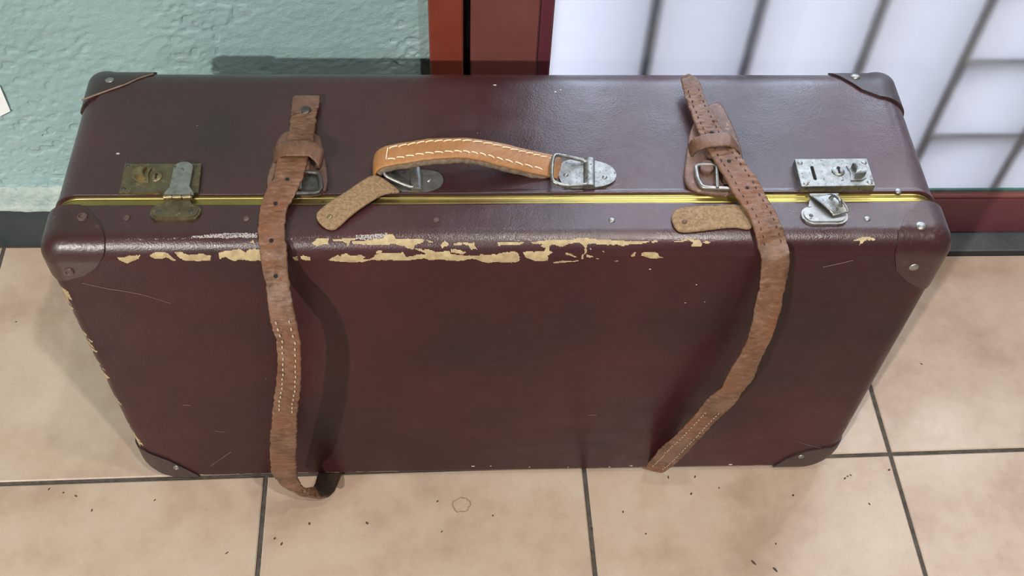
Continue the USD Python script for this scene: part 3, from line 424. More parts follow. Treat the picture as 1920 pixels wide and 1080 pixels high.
for v in range(0, -12, -1):
    for u in range(-9, 6):
        m, c = tile_mesh(u, v, 100 * u + v)
        if m is not None: TILES[(u, v)] = part('tile', m, 'floor_tile', floor, smooth=False)
def tile_at(x, y):
    d = np.array([x, y]) - TO; a, c = (ca * d[0] + sa * d[1]) / TP, (-sa * d[0] + ca * d[1]) / TP
    return TILES.get((math.floor(a), math.floor(c)))
rng = np.random.default_rng(5)
extra = [(rng.uniform(-.6, .75), rng.uniform(-.17, .2), 0) for _ in range(14)]
for k, (x, y, _) in enumerate(CRUMBS + extra):
    p = tile_at(x, y)
    if p is None or (abs(x) < .36 and .0 < y < .21): continue
    big = k in (0, 1); L, W = (.0033, .0011) if big else (rng.uniform(.0009, .0020), rng.uniform(.0006, .0010)); a = -.9 if big else rng.uniform(0, 3.1)
    q = np.array([(L * math.cos(t) * rng.uniform(.8, 1.1), W * math.sin(t) * rng.uniform(.7, 1.2)) for t in np.linspace(0, 6.28, 9)[:-1]]) @ np.array([[math.cos(a), math.sin(a)], [-math.sin(a), math.cos(a)]]) + (x, y)
    part('dirt_speck', prism(q, .0001, .0007, .0003), 'dirt', p, smooth=40)
cx, cy = STAIN[0][0], STAIN[0][1]; th = np.linspace(0, 2 * math.pi, 60, endpoint=False); rr = .0088 + .0007 * np.sin(2 * th + 1) + .0006 * np.sin(5 * th) + .0004 * np.random.default_rng(3).standard_normal(60)
ring = m3.CrossSection([np.c_[cx + rr * np.cos(th), cy + rr * np.sin(th)]], m3.FillRule.NonZero); hole = m3.CrossSection([np.c_[cx + (rr - .0006 - .0004 * np.abs(np.sin(3 * th))) * np.cos(th), cy + (rr - .0006 - .0004 * np.abs(np.sin(3 * th))) * np.sin(th)]], m3.FillRule.NonZero)
part('dried_water_ring', (ring - hole).extrude(.00025).translate((0, 0, .0001)), 'dried_water', tile_at(cx, cy), smooth=False, label='small dried water ring')

# the door: red painted frame, frosted pane, steel grille outside
door = thing('door_1', 'red painted door with a bright frosted pane and shadowed grille bars', None, None, 'structure')
part('jamb', box(DX0, -.0300, .312, .42, 0, DZ, .0015), 'red_enamel', door, smooth=False, label='orange red painted door jamb')
part('door_gap', box(-.0302, -.0228, .330, .42, 0, DZ), 'rubber_black', door, smooth=False, label='black gap between jamb and door')
part('stile', box(-.0230, .0440, .313, .355, .010, DZ - .02, .0015), 'red_brown_enamel', door, smooth=False)
part('glazing_bead', box(.0448, .0572, .311, .335, .070, DZ - .09, .0015), 'maroon_enamel', door, smooth=False)
part('stile', box(1.035, 1.115, .313, .355, .010, DZ - .02, .0015), 'red_brown_enamel', door, smooth=False)
part('top_rail', box(.0440, 1.035, .313, .355, DZ - .10, DZ - .02, .0015), 'red_brown_enamel', door, smooth=False)
part('middle_rail', box(.0440, 1.035, .313, .355, .615, .690, .0015), 'red_brown_enamel', door, smooth=False)  # unseen rail, added to dim the front of the case-top sheen
part('bottom_rail', box(.0442, 1.035, .3105, .355, .013, .0735, .0015), 'maroon_enamel', door, smooth=False)
part('glazing_ledge', box(.0575, 1.035, .3130, .330, .0735, .0780, .001), 'red_brown_enamel', door, smooth=False, label='dusty ledge under the pane')
part('glass_edge', box(.0575, 1.034, .3195, .3225, .0780, .0815), 'glass_edge_green', door, smooth=False, label='green edge of the glass')
part('glass_pane', box(.0572, 1.034, .3190, .3225, .0800, DZ - .1), 'window_glass', door, smooth=False)
part('frosted_film', (np.array([(.0572, .3245, .078), (1.034, .3245, .078), (1.034, .3245, .425), (.0572, .3245, .425)]), np.array([(0, 1, 2, 3)])), 'frosted_film', door, smooth=False, label='milky film on the lower glass')  # top edge invented: film stops low so clear glass above admits brighter sky
for x in (.158, .2615, .382, .489, .60, .71, .82, .93): part('grille_bar', box(x - .0085, x + .0085, .3310, .3900, .05, DZ - .06), 'grille_steel', door, smooth=False)
for z in [.168 + .109 * k for k in range(17)]: part('grille_crossbar', box(.4945, 1.034, .3300, .3450, z - .0042, z + .0042), 'grille_steel', door, smooth=False)
th_ = thing('trim_1', 'dark grey threshold strip under the door', None, None, 'structure')
part('threshold', box(DX0 + .001, DX1, .2845, .352, 0, .0105, .001), 'threshold_grey', th_, smooth=False)
part('rubber_seal', box(DX0 + .001, DX1, .2835, .2860, 0, .0085, .0003), 'rubber_black', th_, smooth=False)
tag(part('ground', box(-6, 6, .50, 9, -.10, -.05), 'pavement', smooth=False), 'pale pavement outside the door', None, None, 'structure')
P = np.array(PAPER); P[:, 1] = .3318
part('paper_scrap', (np.vstack([P, P + (0, .0008, 0)]), np.array([(0, 2, 1), (0, 3, 2), (0, 4, 3), (5, 6, 7), (5, 7, 8), (5, 8, 9)] + [t for k in range(5) for t in ((k, (k + 1) % 5, (k + 1) % 5 + 5), (k, (k + 1) % 5 + 5, k + 5))])), 'paper_white', smooth=False)
tag(stage.GetPrimAtPath('/World/paper_scrap'), 'torn corner of white paper stuck on the teal wall at the left edge', 'paper')

# ---------------------------------------------------------------- the suitcase
case = thing('suitcase', 'old maroon fibre suitcase standing upright on the tiles with worn edges', 'suitcase')
Z0 = .0040
def perimeter(W2, z0, top, Rt, Rb, d_top, d_arc, d_rest):
    P, N = [], []
    def line(a, b, n, d):
        k = max(1, int(np.linalg.norm(np.subtract(b, a)) / d))
        for t in np.arange(k) / k: P.append(np.add(a, np.multiply(np.subtract(b, a), t))); N.append(n)
    def arc(c, r, a0):
        k = max(4, int(r * math.pi / 2 / d_arc))
        for t in np.arange(k) / k: a = math.radians(a0 - 90 * t); P.append((c[0] + r * math.cos(a), c[1] + r * math.sin(a))); N.append((math.cos(a), math.sin(a)))
    line((-W2 + Rt, top), (W2 - Rt, top), (0, 1), d_top); arc((W2 - Rt, top - Rt), Rt, 90)
    line((W2, top - Rt), (W2, z0 + Rb), (1, 0), d_rest); arc((W2 - Rb, z0 + Rb), Rb, 0)
    line((W2 - Rb, z0), (-W2 + Rb, z0), (0, -1), d_rest); arc((-W2 + Rb, z0 + Rb), Rb, -90)
    line((-W2, z0 + Rb), (-W2, top - Rt), (-1, 0), d_rest); arc((-W2 + Rt, top - Rt), Rt, 180)
    return np.array(P), np.array(N)
def shell(P, N, rows):
    """rows: (inset array, y array) along the perimeter, from the seam to the flat face, whose middle is closed by a fan."""
    n, m = len(P), len(rows)
    v = np.concatenate([np.c_[P[:, 0] - N[:, 0] * i, y * np.ones(n), P[:, 1] - N[:, 1] * i] for i, y in rows])
    k = np.arange(n); k2 = (k + 1) % n; f = []
    for j in range(m - 1): f.append(np.stack([j * n + k, j * n + k2, (j + 1) * n + k2, (j + 1) * n + k], 1))
    f = np.concatenate(f); f = np.vstack([f[:, [0, 1, 2]], f[:, [0, 2, 3]]])
    for row in (0, m - 1):
        c = len(v); v = np.vstack([v, v[row * n:(row + 1) * n].mean(0, keepdims=True)])
        f = np.vstack([f, np.stack([np.full(n, c), row * n + k, row * n + k2], 1) if row else np.stack([np.full(n, c), row * n + k2, row * n + k], 1)])
    if trimesh.Trimesh(v, f, process=False).volume < 0: f = f[:, ::-1]
    return v, f
FT, FB, FS, W2, RT, RB = R0, .0075, .0165, .3550, .020, .036
def lid_rows(P, N, grow=0.0, fine=True):
    up, dn = np.clip(N[:, 1], 0, 1) ** 2, np.clip(-N[:, 1], 0, 1) ** 2; F = FT * up + FB * dn + FS * (1 - up - dn)
    F = F + grow
    ease = .08 + .92 * np.clip((W2 - .036 - np.abs(P[:, 0])) / .05, 0, 1) * (np.abs(N[:, 1]) > .9999)
    rows = [(.004 + 0 * F, SEAM0 - .0004), (.0008 + 0 * F, SEAM0), (0 * F, SEAM0 - .0008)]
    for y in np.linspace(SEAM0 - .002, R0 + .002, 16 if fine else 3): rows.append((0 * F, np.maximum(y, F - grow)))
    for t in np.linspace(0, math.pi / 2, 40 if fine else 12): rows.append((F * (1 - math.cos(t)), -grow + F * (1 - math.sin(t))))
    if fine:
        for e in np.linspace(.0007, .0135, 20): rows.append((F + e * ease, 0 * F - grow))
    return rows, F
LP, LN = perimeter(W2, Z0, H, RT, RB, .00055, .0011, .0011)
rows, F = lid_rows(LP, LN); lv, lf = shell(LP, LN, rows)
# wear masks on the lid
xs, ys, zs = lv[:, 0], lv[:, 1], lv[:, 2]
th = np.arctan2(np.clip(R0 - ys, 0, R0), np.maximum(zs - (H - R0), 1e-9)); s_top = np.where(zs >= H - R0 - 1e-9, np.where(ys > R0, -(ys - R0), R0 * th), R0 * math.pi / 2 + (H - R0) - zs)
import shapely
jit = np.c_[xs, s_top] + .0011 * (np.stack([meshkit.fbm(np.c_[xs * 520, s_top * 520, xs * 0], 3, 1), meshkit.fbm(np.c_[xs * 520, s_top * 520, xs * 0 + 5], 3, 2)], 1) - .5)
near = (s_top > -.03) & (s_top < .05) & (zs > H - .05); worn, scuff = np.zeros(len(lv)), np.zeros(len(lv))
for pl in FLAKES:
    q = sg.Polygon(pl).buffer(0); worn[near] = np.maximum(worn[near], shapely.contains_xy(q, jit[near, 0], jit[near, 1]))
for si, pl in enumerate(SCUFFS):
    q = sg.Polygon(pl).buffer(.0004); scuff[near] = np.maximum(scuff[near], (1.0 if si in (0, 2) else .70) * shapely.contains_xy(q, jit[near, 0], jit[near, 1]))
r01 = meshkit.fbm(lv * 150, 4, 31); r02 = meshkit.fbm(lv * 40, 3, 33)
edge_side = (np.abs(xs) > W2 - .0105) & (ys < .0065) & (zs < H - .055) & (zs > .05)
worn = np.maximum(worn, edge_side * (r01 + .9 * (r02 - .5) + np.where(xs < 0, .0, -.09) + 1.3 * np.clip(zs - .27, 0, .1) * (xs < 0) > .525 + 45 * np.abs(np.abs(xs) - (W2 - .0035))) * 1.0)
edge_bot = (zs < Z0 + .0065) & (ys < .004)
worn = np.maximum(worn, edge_bot * (((xs > -.27) & (xs < -.10) & (np.abs(zs - (Z0 + .0062 + .003 * (r02 - .5))) < .0013 * np.clip((r01 - .38) * 6, 0, 1))) | ((r01 > .66) & (zs > Z0 + .003))) * 1.0)
lv[:, 1] += np.where((worn > .5), .00012, 0) * (zs < H - R0 + .006)
dent = .00055 * (meshkit.fbm(lv * np.array([26, 40, 40]), 3, 7) - .5) * ((ys > .001) | (zs > H - .03)); lv[:, 2] += dent * (zs > H - .03)
lid = part('front_lid', (lv, lf), 'maroon_fibre', case, smooth=True, attrs={'worn': worn, 'scuff': scuff, 'polish': np.clip((zs - (H - .017)) / .012, 0, 1)}, label='front half of the case, paint flaked to tan board along its upper edge')
# rear half
W2R, YB, FR, RTR = .3540, .2125, .0380, .024
RP, RN = perimeter(W2R, Z0, H, RTR, .030, .0035, .002, .004)
def rear_rows(N, grow=0.0):
    up = np.clip(N[:, 1], 0, 1) ** 2; F = (FR * up + .016 * (1 - up)); o = 0 * F; lim = np.where(np.abs(N).max(1) > .9999, 1.0, RTR - .0008 + grow)
    r = [(.003 + o, SEAM1 + o)] + [(d - grow + o, SEAM1 + e + o) for d, e in ((-.0006, .0004), (-.0008, .0012), (-.0008, .0036), (-.0001, .0046), (0, .006))]
    r += [(-grow + o, SEAM1 + .012 + (YB - F - .003 - SEAM1 - .012) * t) for t in np.linspace(0, 1, 24)]
    r += [(np.minimum(-grow + (F + grow) * (1 - math.cos(t)), lim - grow), YB - F + (F + grow) * math.sin(t)) for t in np.linspace(0, math.pi / 2, 26)]
    return r
rv, rf = shell(RP, RN, rear_rows(RN))
rv[:, 2] += (.0009 * (meshkit.fbm(rv * np.array([9, 14, 14]), 2, 17) - .5) + .00035 * (meshkit.fbm(rv * np.array([30, 40, 40]), 3, 19) - .5)) * (rv[:, 2] > H - .01) * (rv[:, 1] > SEAM1 + .008)
part('rear_shell', (rv, rf), 'maroon_fibre', case, smooth=True, attrs={'polish': np.ones(len(rv)), 'worn': np.zeros(len(rv)), 'scuff': np.zeros(len(rv))}, label='rear half of the case, carrying locks and handle')
# brass tongue in the seam: three ridges running all round
bp, bn = perimeter(W2R - .0022, Z0 + .0015, H - .0006, RTR - .001, .029, .01, .003, .02)
seam_rows = [(.004, SEAM0 - .001), (.0006, SEAM0 - .001), (0, SEAM0 + .0004), (0, SEAM0 + .0014), (.0010, SEAM0 + .0019), (.0012, SEAM0 + .0045), (.0008, SEAM0 + .0062), (0, SEAM0 + .0068), (-.0002, SEAM0 + .0080), (.0005, SEAM1 + .0002), (.004, SEAM1 + .0006)]
part('seam_trim', shell(bp, bn, [(i, np.float64(y)) for i, y in seam_rows]), 'brass', case, smooth=40, label='ridged brass strip along the seam')
# leather corner caps: a skin over the shells, cut to the traced outline
def solid(v, f):
    return m3.Manifold(m3.Mesh(np.asarray(v, np.float32), np.asarray(f, np.uint32)))
cp, cn = perimeter(W2 + .0018, Z0 - .0030, H + .0015, RT + .0015, RB + .0015, .008, .0016, .008)
crow, _ = lid_rows(cp, cn, .0015, False); big_lid = solid(*shell(cp, cn, crow))
cp, cn = perimeter(W2R + .0022, Z0 - .0030, H + .0020, RTR + .002, .032, .008, .0016, .008)
big_rear = solid(*shell(cp, cn, [(i + .002, y) for i, y in rear_rows(cn, .0020)]))
def hull(pts): return m3.Manifold.hull_points(np.asarray(pts, float))
def cap(name, body, region, look, label, rivets, rad=.0042, rlook='dull_steel', ring=False):
    p = part(name, body ^ region, look, case, smooth=35, label=label)
    for c, n in rivets: part('rivet', stud_mesh(c, rad, .0018, n, ring=ring), rlook, p, smooth=40)
    return p
def corner_region(b, sx, up):
    b = np.array(b); pts = list(b) + [(q[0], q[1] - (.03 if q[2] < H - .001 else 0), q[2] + (.03 if q[2] > H - .02 else 0)) for q in b]
    pts += [(sx * .42, SEAM0, H + .03), (sx * .42, -.03, H + .03), (sx * .42, -.03, b[:, 2].min() - .002), (sx * .42, SEAM0, b[:, 2].min() + .004), (sx * .42, SEAM0, H + .03)]
    return hull(pts)
FRONT_N, TOP_N = (0, -1, 0), (0, 0, 1)
cap('corner_cap', big_lid, corner_region(CAPB_LT, -1, True), 'cap_maroon', 'scuffed maroon corner cap with two rivets', [((CAPRIV_TOP[0][0], CAPRIV_TOP[0][1], H + .0013), TOP_N), ((CAPRIV_FRONT[0][0], -.0013, CAPRIV_FRONT[0][2]), FRONT_N)], ring=True, rlook='cap_rivet')
cap('corner_cap', big_lid, corner_region(CAPB_RT, 1, True), 'cap_maroon', 'scuffed maroon corner cap with two domed rivets', [((CAPRIV_TOP[1][0], CAPRIV_TOP[1][1], H + .0013), TOP_N), ((CAPRIV_FRONT[1][0], -.0013, CAPRIV_FRONT[1][2]), FRONT_N)])
def rear_region(b, sx):
    b = np.array(b); pts = [(x, y, z) for x, y, _ in b for z in (H + .02, H - .012)] + [(sx * .40, y, z) for y in (b[-1 if sx < 0 else -1][1] + .002, .26) for z in (H + .02, H - .050)] + [(b[0][0], .26, H + .02), (b[0][0], .26, H - .02), (sx * .33, .26, H - .05)]
    return hull(pts)
capL = cap('corner_cap', big_rear, rear_region(CAPB_RL, -1), 'cap_dark', 'dark leather corner cap with a pale cut edge', [((CAPRIV_TOP[2][0], CAPRIV_TOP[2][1] - .0035, H + .0012 - .0007), (0, .2, 1))])
capR = cap('corner_cap', big_rear, rear_region(CAPB_RR, 1), 'cap_dark', 'dark leather corner cap lifting at its edge', [((CAPRIV_TOP[3][0], CAPRIV_TOP[3][1] - .005, H + .0012 - .0010), (0, .28, 1))])
e = np.array(CAPB_RL); part('cut_edge', tube(np.c_[e[:, :2] + (0, -.0004), np.full(len(e), H + .0012) - np.clip((e[:, 1] - (YB - FR)) ** 2 / (2 * FR), 0, .02) * (e[:, 1] > YB - FR) - np.array([0, 0, 0, 0, .0025])], .0008, 6), 'cap_edge_tan', capL, smooth=40)
def low_region(b, sx):
    b = [(x, z) for x, _, z in b]; pts = b + ([(sx * .45, b[0][1]), (sx * .45, -.05), (b[-1][0], -.05)] if sx < 0 else [(sx * .45, b[-1][1]), (sx * .45, -.05), (b[0][0], -.05)])
    return hull([(x, y, z) for x, z in pts for y in (-.02, SEAM0 - .002)])
cap('corner_cap', big_lid, low_region(CAPB_BL, -1), 'cap_dark', 'blackish corner cap touching the floor', [((CAPRIV_FRONT[2][0], -.0013, CAPRIV_FRONT[2][2]), FRONT_N)], .0034, ring=True)
cap('corner_cap', big_lid, low_region(CAPB_BR, 1), 'cap_dark', 'blackish corner cap touching the floor', [((CAPRIV_FRONT[3][0], -.0013, CAPRIV_FRONT[3][2]), FRONT_N)], .0034)
for k, (x, y, _) in enumerate(STUDS): part('stud', stud_mesh((x, y, H + .0001), .0026, .0011, ring=k in (0, 2)), 'dull_steel' if k in (3, 4) else 'cap_rivet', case, smooth=40)
part('stud', stud_mesh((STUDS2[0][0], STUDS2[0][1] + .002, H + .0008), .0027, .0013), 'dull_steel', case, smooth=40)

# small chips and scratches in the paint
rng = np.random.default_rng(12)
chips = [(-.004, .1765, 1, .0014), (.0475, .168, 1, .0011), (.052, .1705, 1, .0008), (-.3085, .0965, 1, .0013), (-.250, .1280, 1, .0005), (-.02, .1190, 1, .0005), (.155, .327, 0, .0008), (.166, .303, 0, .0006), (.150, .302, 0, .0008), (.035, .0145, 0, .0011), (.075, .013, 0, .0009), (.141, .0135, 0, .0016), (.118, .0120, 0, .0010), (.245, .0125, 0, .0017), (-.0235, .0185, 0, .0016), (-.005, .0185, 0, .0009), (.1145, .348, 0, .0008)]
for x, y, top, r in chips:
    q = np.array([(r * rng.uniform(.6, 1.5) * math.cos(t), r * rng.uniform(.4, .9) * math.sin(t)) for t in np.linspace(0, 6.28, 9)[:-1]]); m = arr(prism(q, -.0005, .0002, .0001))
    v = m[0] + (x, y, H) if top else np.c_[m[0][:, 0] + x, -m[0][:, 2], m[0][:, 1] + y]
    part('paint_chip', (v, m[1]), 'chip_pale', case, smooth=False)
for pts in ([(-.330, .336), (-.312, .328), (-.300, .325), (-.285, .319), (-.268, .308)], [(-.288, .028), (-.278, .040), (-.262, .058)], [(-.2905, .149), (-.2835, .1485)], [(-.2700, .100), (-.2610, .0975)], [(.305, .060), (.318, .052), (.332, .046)], [(.2530, .3490), (.2640, .3530), (.2750, .3575)], [(.086, .1200), (.094, .1195)]):
    part('scratch', tube([(x, -.0001, z) for x, z in pts], .00035, 5), 'scratch_grey', case, smooth=40)

# ---- closed lock (old brass) with its hasp
def keyhole(p, c, z, s=1.0, look='hole_shade_black'):
    hole = m3.CrossSection([np.array(disc((c[0], c[1] + .0012 * s), .00125 * s, 14))], m3.FillRule.NonZero) + poly_section([(c[0] - .0007 * s, c[1] - .0030 * s), (c[0] + .0007 * s, c[1] - .0030 * s), (c[0] + .0007 * s, c[1] + .0012 * s), (c[0] - .0007 * s, c[1] + .0012 * s)])
    part('keyhole', hole.extrude(.0004).translate((0, 0, z - .0002)), look, p, smooth=False)  # black inlay on the boss, the dark of the opening is its colour
zl = H + .0030
lock = part('lock', prism([q[:2] for q in LOCK_L][::-1], H - .0004, zl, .0006), 'dark_brass', case, smooth=30, label='tarnished brass lock with its hasp closed')
def dee(cx, cy, rx, ry, flat, sgn, notch=0.0):
    """A thumb slide from above: rounded on the side sgn, cut hollow on the other."""
    p = [(cx + sgn * rx * math.cos(a), cy + ry * math.sin(a)) for a in np.linspace(-math.pi / 2, math.pi / 2, 22)] + [(cx - sgn * flat, cy + ry), (cx - sgn * (flat - notch * .8), cy + ry * .35), (cx - sgn * (flat - notch), cy), (cx - sgn * (flat - notch * .8), cy - ry * .35), (cx - sgn * flat, cy - ry)]
    return sg.Polygon(p).buffer(.0003).buffer(-.0003)
def slide(cx, cy, s, sgn, z, look, parent, tall):
    base = dee(cx, cy, .0078 * s, .0080 * s, .0070 * s, sgn, .0015); top = dee(cx + sgn * .0004, cy + .0010 * s, .0068 * s, .0058 * s, .0040 * s, sgn, .0022 * s)
    cs = lambda g: m3.CrossSection([np.array(g.exterior.coords)[:-1] if g.exterior.is_ccw else np.array(g.exterior.coords)[:-1][::-1]], m3.FillRule.Positive)
    part('thumb_slide', cat_meshes([prism(cs(base), z - .0003, z + .0012, .0004), prism(cs(top), z + .0010, z + tall, .0014)]), look, parent, smooth=30)
slide(-.2845, .0700, .92, -1, zl, 'old_brass', lock, .0046)
kc = LOCK_L_KEY[0]; part('keyhole_boss', stud_mesh((kc[0], kc[1], zl), .0048, .0016), 'old_brass', lock, smooth=30); keyhole(lock, kc, zl + .00165)
for c in LOCK_L_RIV: part('lock_rivet', stud_mesh((c[0], c[1], zl), .0016, .0006), 'dark_iron', lock, smooth=40)
zp = H + .0030
pill = capsule(((PILL_L[5][0] + .0085), .0335), ((PILL_L[2][0] - .0085), .0335), .0083, 12)
neck = [(PILL_L[0][0], .0468), (PILL_L[0][0] + .0002, .0430), (PILL_L[0][0] - .0035, .0375), (PILL_L[1][0] + .0035, .0375), (PILL_L[1][0] - .0002, .0430), (PILL_L[1][0], .0468)]
hasp = part('hasp', prism(poly_section(pill) + poly_section(neck), H - .0003, zp - .0008, .0006) + prism((poly_section(pill).offset(-.0016, m3.JoinType.Round, 2.0, 24) + poly_section(neck).offset(-.0004, m3.JoinType.Round, 2.0, 24)), zp - .0012, zp, .0005), 'dark_brass', case, smooth=30, label='closed brass hasp on a pill shaped plate')
for c in PILL_L_RIV: part('rivet_hole', stud_mesh((c[0], c[1], zp), .0018, .0003), 'dark_iron', hasp, smooth=40)
fl, fr = FLAP_L[3], FLAP_L[2]; rad = (FLAP_L[1][0] - FLAP_L[0][0]) / 2 + .0022; fx = (FLAP_L[0][0] + FLAP_L[1][0]) / 2
flap = [(FLAP_L[4][0], .0475), (FLAP_L[4][0], .0495), (fx - rad, .0560)] + [(fx + rad * math.cos(a), .0755 + rad * .9 * math.sin(a)) for a in np.linspace(math.pi, 0, 14)] + [(fx + rad, .0560), (FLAP_L[5][0], .0495), (FLAP_L[5][0], .0475)]
part('hasp_flap', prism(flap[::-1], zl + .0008, zl + .0032, .0006), 'dark_steel_flap' if 'dark_steel_flap' in LOOK else 'dull_steel', hasp, smooth=30, label='smooth grey flap lying over the lock')
for xk in (PILL_L[0][0] + .0032, (PILL_L[0][0] + PILL_L[1][0]) / 2, PILL_L[1][0] - .0032):
    part('hinge_knuckle', tube([(xk - .0030, .0466, H + .0042), (xk + .0030, .0466, H + .0042)], .0021, 12, sub=1), 'old_brass', hasp, smooth=40)
part('hinge_pin', tube([(PILL_L[0][0] - .0004, .0466, H + .0042), (PILL_L[1][0] + .0004, .0466, H + .0042)], .0013, 10, sub=1), 'nickel', hasp, smooth=40)

# ---- open lock (nickel) with its bent hasp
zr = H + .0072
q = [c[:2] for c in LOCK_R]; cs = poly_section(q[::-1]); slot = poly_section(capsule((LOCK_R_SLOT[0][0] + .0004, LOCK_R_SLOT[0][1] - .001), (LOCK_R_SLOT[1][0], LOCK_R_SLOT[1][1] + .001), .0013, 6))
lock2 = part('lock', prism(cs, H - .0004, zr - .003, 0) + prism(cs - slot, zr - .0031, zr, .0005), 'nickel', case, smooth=25, label='pitted nickel lock left open')
part('slot_floor', slot.extrude(.0006).translate((0, 0, zr - .0031)), 'hole_shade_black', lock2, smooth=False)  # dark piece added on the slot bottom to paint its shade
for c in LOCK_R_RIV: part('lock_rivet', stud_mesh((c[0], c[1], zr), .0022, .0010), 'dull_steel', lock2, smooth=40)
kc = LOCK_R_KEY[0]; part('keyhole_boss', stud_mesh((kc[0], kc[1], zr), .0054, .0020), 'nickel', lock2, smooth=30); keyhole(lock2, (kc[0], kc[1] + .0004), zr + .00205, 1.25)
slide(.2845, .0655, 1.0, 1, zr, 'nickel', lock2, .0068)
pill = capsule((PILL_R[5][0] + .0098, .0265), (PILL_R[2][0] - .0098, .0265), .0092, 12); neck = [(.2430, .0440), (.2395, .0340), (.2690, .0340), (.2650, .0440)]
hasp2 = part('hasp', prism(poly_section(pill) + poly_section(neck[::-1]).offset(0.0, m3.JoinType.Round, 2.0, 24) if False else poly_section(pill) + poly_section(neck), H - .0003, H + .0022, .0006) + prism((poly_section(pill).offset(-.0017, m3.JoinType.Round, 2.0, 24) + poly_section(neck)), H + .0018, H + .0034, .0005), 'dull_steel', case, smooth=30, label='open bent hasp on a pill shaped plate')
part('rivet_hole', stud_mesh((PILL_R_RIV[0][0], PILL_R_RIV[0][1], H + .0034), .0017, .0004), 'dark_iron', hasp2, smooth=40)
# bent flap: hinged at the seam and folded back over the plate, twisted to one side
fa = [(.2425, .0450, H + .0050), (.2452, .0395, H + .0072), (.2500, .0330, H + .0078), (.2545, .0270, H + .0070), (.2570, .0235, H + .0052)]
fb = [(.2570, .0455, H + .0052), (.2600, .0430, H + .0078), (.2645, .0375, H + .0086), (.2680, .0310, H + .0076), (.2692, .0270, H + .0056)]
v, f, uv, _ = ribbon(fa, fb, .0010, .0012, 7, crown=-.0006, relax=2); part('hasp_flap', (v, f), 'nickel', hasp2, smooth=40, label='bent bright flap')
part('flap_rim', cat_meshes([tube(fa, .0008, 8), tube(fb, .0008, 8), tube([fa[-1], fb[-1]], .0008, 8)]), 'nickel', hasp2, smooth=40)
part('staple', tube([(.2570, .0395, H + .0070), (.2590, .0385, H + .0125), (.2625, .0330, H + .0125), (.2640, .0315, H + .0070)], .0014, 10, sub=6), 'nickel', hasp2, smooth=40)
part('hinge_pin', tube([(.2425, .0455, H + .0040), (.2655, .0455, H + .0040)], .0017, 10, sub=1), 'nickel', hasp2, smooth=40)

# ---- carrying handle with its plates and rings
hb, hf = [np.array(a) for a in HANDLE]
wrapb, wrapf = [hb[0] + (-.0012, 0, -.0125), hb[0] + (-.0022, 0, -.0080), hb[0] + (-.0016, 0, -.0028)], [hf[0] + (-.0012, 0, -.0125), hf[0] + (-.0022, 0, -.0080), hf[0] + (-.0016, 0, -.0028)]
endb, endf = [hb[-1] + (.0012, 0, -.0030), hb[-1] + (.0008, 0, -.0058)], [hf[-1] + (.0012, 0, -.0030), hf[-1] + (.0008, 0, -.0058)]
HB, HF = np.vstack([wrapb, hb, endb]), np.vstack([wrapf, hf, endf])
v, f, uv, _ = ribbon(HF, HB, .0026, .0011, 13, crown=.0010, crease=.00022, edge=.0004, seed=4, relax=3)
handle = part('carry_handle', (v, f), 'handle_leather', case, smooth=True, uv=uv, label='arched tan leather carrying handle with white stitching')
n_ = 2
dn = np.array([0, 0, -.0024]); v, f, uv, _ = ribbon(hf + dn + (0, .0004, 0), hb + dn - (0, .0004, 0), (.0066), .0014, 9, edge=.0009, seed=8, relax=3)
part('handle_lining', (v, f), 'handle_lining', handle, smooth=True, label='frayed grey brown under layers')
_, _, _, hs = ribbon(hf, hb, .0026, .0011, 13, crown=.0010, relax=3)
def stitch(parent, pts, r, look): part('stitch', tube(pts, r, 6, sub=3), look, parent, smooth=40)
def stitch_run(surf, u, s0, s1, n, parent, r=.00055, look='thread_white', slant=0.0):
    e = np.linspace(s0, s1, n + 1)
    for a, b in zip(e[:-1], e[1:]):
        g = (b - a) * .10; stitch(parent, [surf(np.float64(s), u + slant * k, l)[0] for s, k, l in ((a + g, -1, -.0003), (a + g * 1.6, -.7, .0004), ((a + b) / 2, 0, .0006), (b - g * 1.6, .7, .0004), (b - g, 1, -.0003))], r, look)
stitch_run(hs, .80, .075, .955, 19, handle, slant=.03); stitch_run(hs, .235, .075, .955, 18, handle, slant=-.03)
for s in (.072, .957): stitch(handle, [hs(np.float64(s), u, .0005)[0] for u in (.25, .5, .79)], .00055, 'thread_white')
zpL = H + .0018
def handle_plate(outline, riv, saddle, label, look):
    p = part('handle_plate', prism(chaikin(np.array([q[:2] for q in outline])[::-1], 2), H - .0003, zpL, .0004), look, case, smooth=30, label=label)
    for c in riv: part('rivet', stud_mesh((c[0], c[1], zpL), .0021, .0012), 'dull_steel', p, smooth=40)
    (xa, ya), (xb, yb) = saddle; a = np.linspace(0, math.pi, 12); r = .0046
    prof = [(r * math.cos(t), .0044 * math.sin(t) ** .7 if 0 < t < math.pi else 0) for t in a]
    d = np.array([xb - xa, yb - ya]); d /= np.linalg.norm(d); nrm = np.array([d[1], -d[0]])
    pts = [(x + nrm[0] * p_, y + nrm[1] * p_, zpL - .0004 + h) for x, y in ((xa, ya), (xb, yb)) for p_, h in prof]
    part('ring_saddle', hull(pts), look, p, smooth=40); return p
PR = [(.0440, .0875), (.0711, .0872), (.0800, .0848), (.0880, .0800), (.0912, .0715), (.0890, .0640), (.0815, .0588), (.0700, .0566), (.0440, .0560)]
pr = handle_plate([(x, y, 0) for x, y in PR], PLATE_R_RIV[:2], ((.0698, .0862), (.0675, .0566)), 'bright nickel plate holding the ring at the handle end', 'nickel')
PL = [(-.0960, .0745), (-.0722, .0765), (-.0600, .0768), (-.0505, .0735), (-.0475, .0650), (-.0510, .0575), (-.0600, .0535), (-.0706, .0528), (-.0960, .0560)]
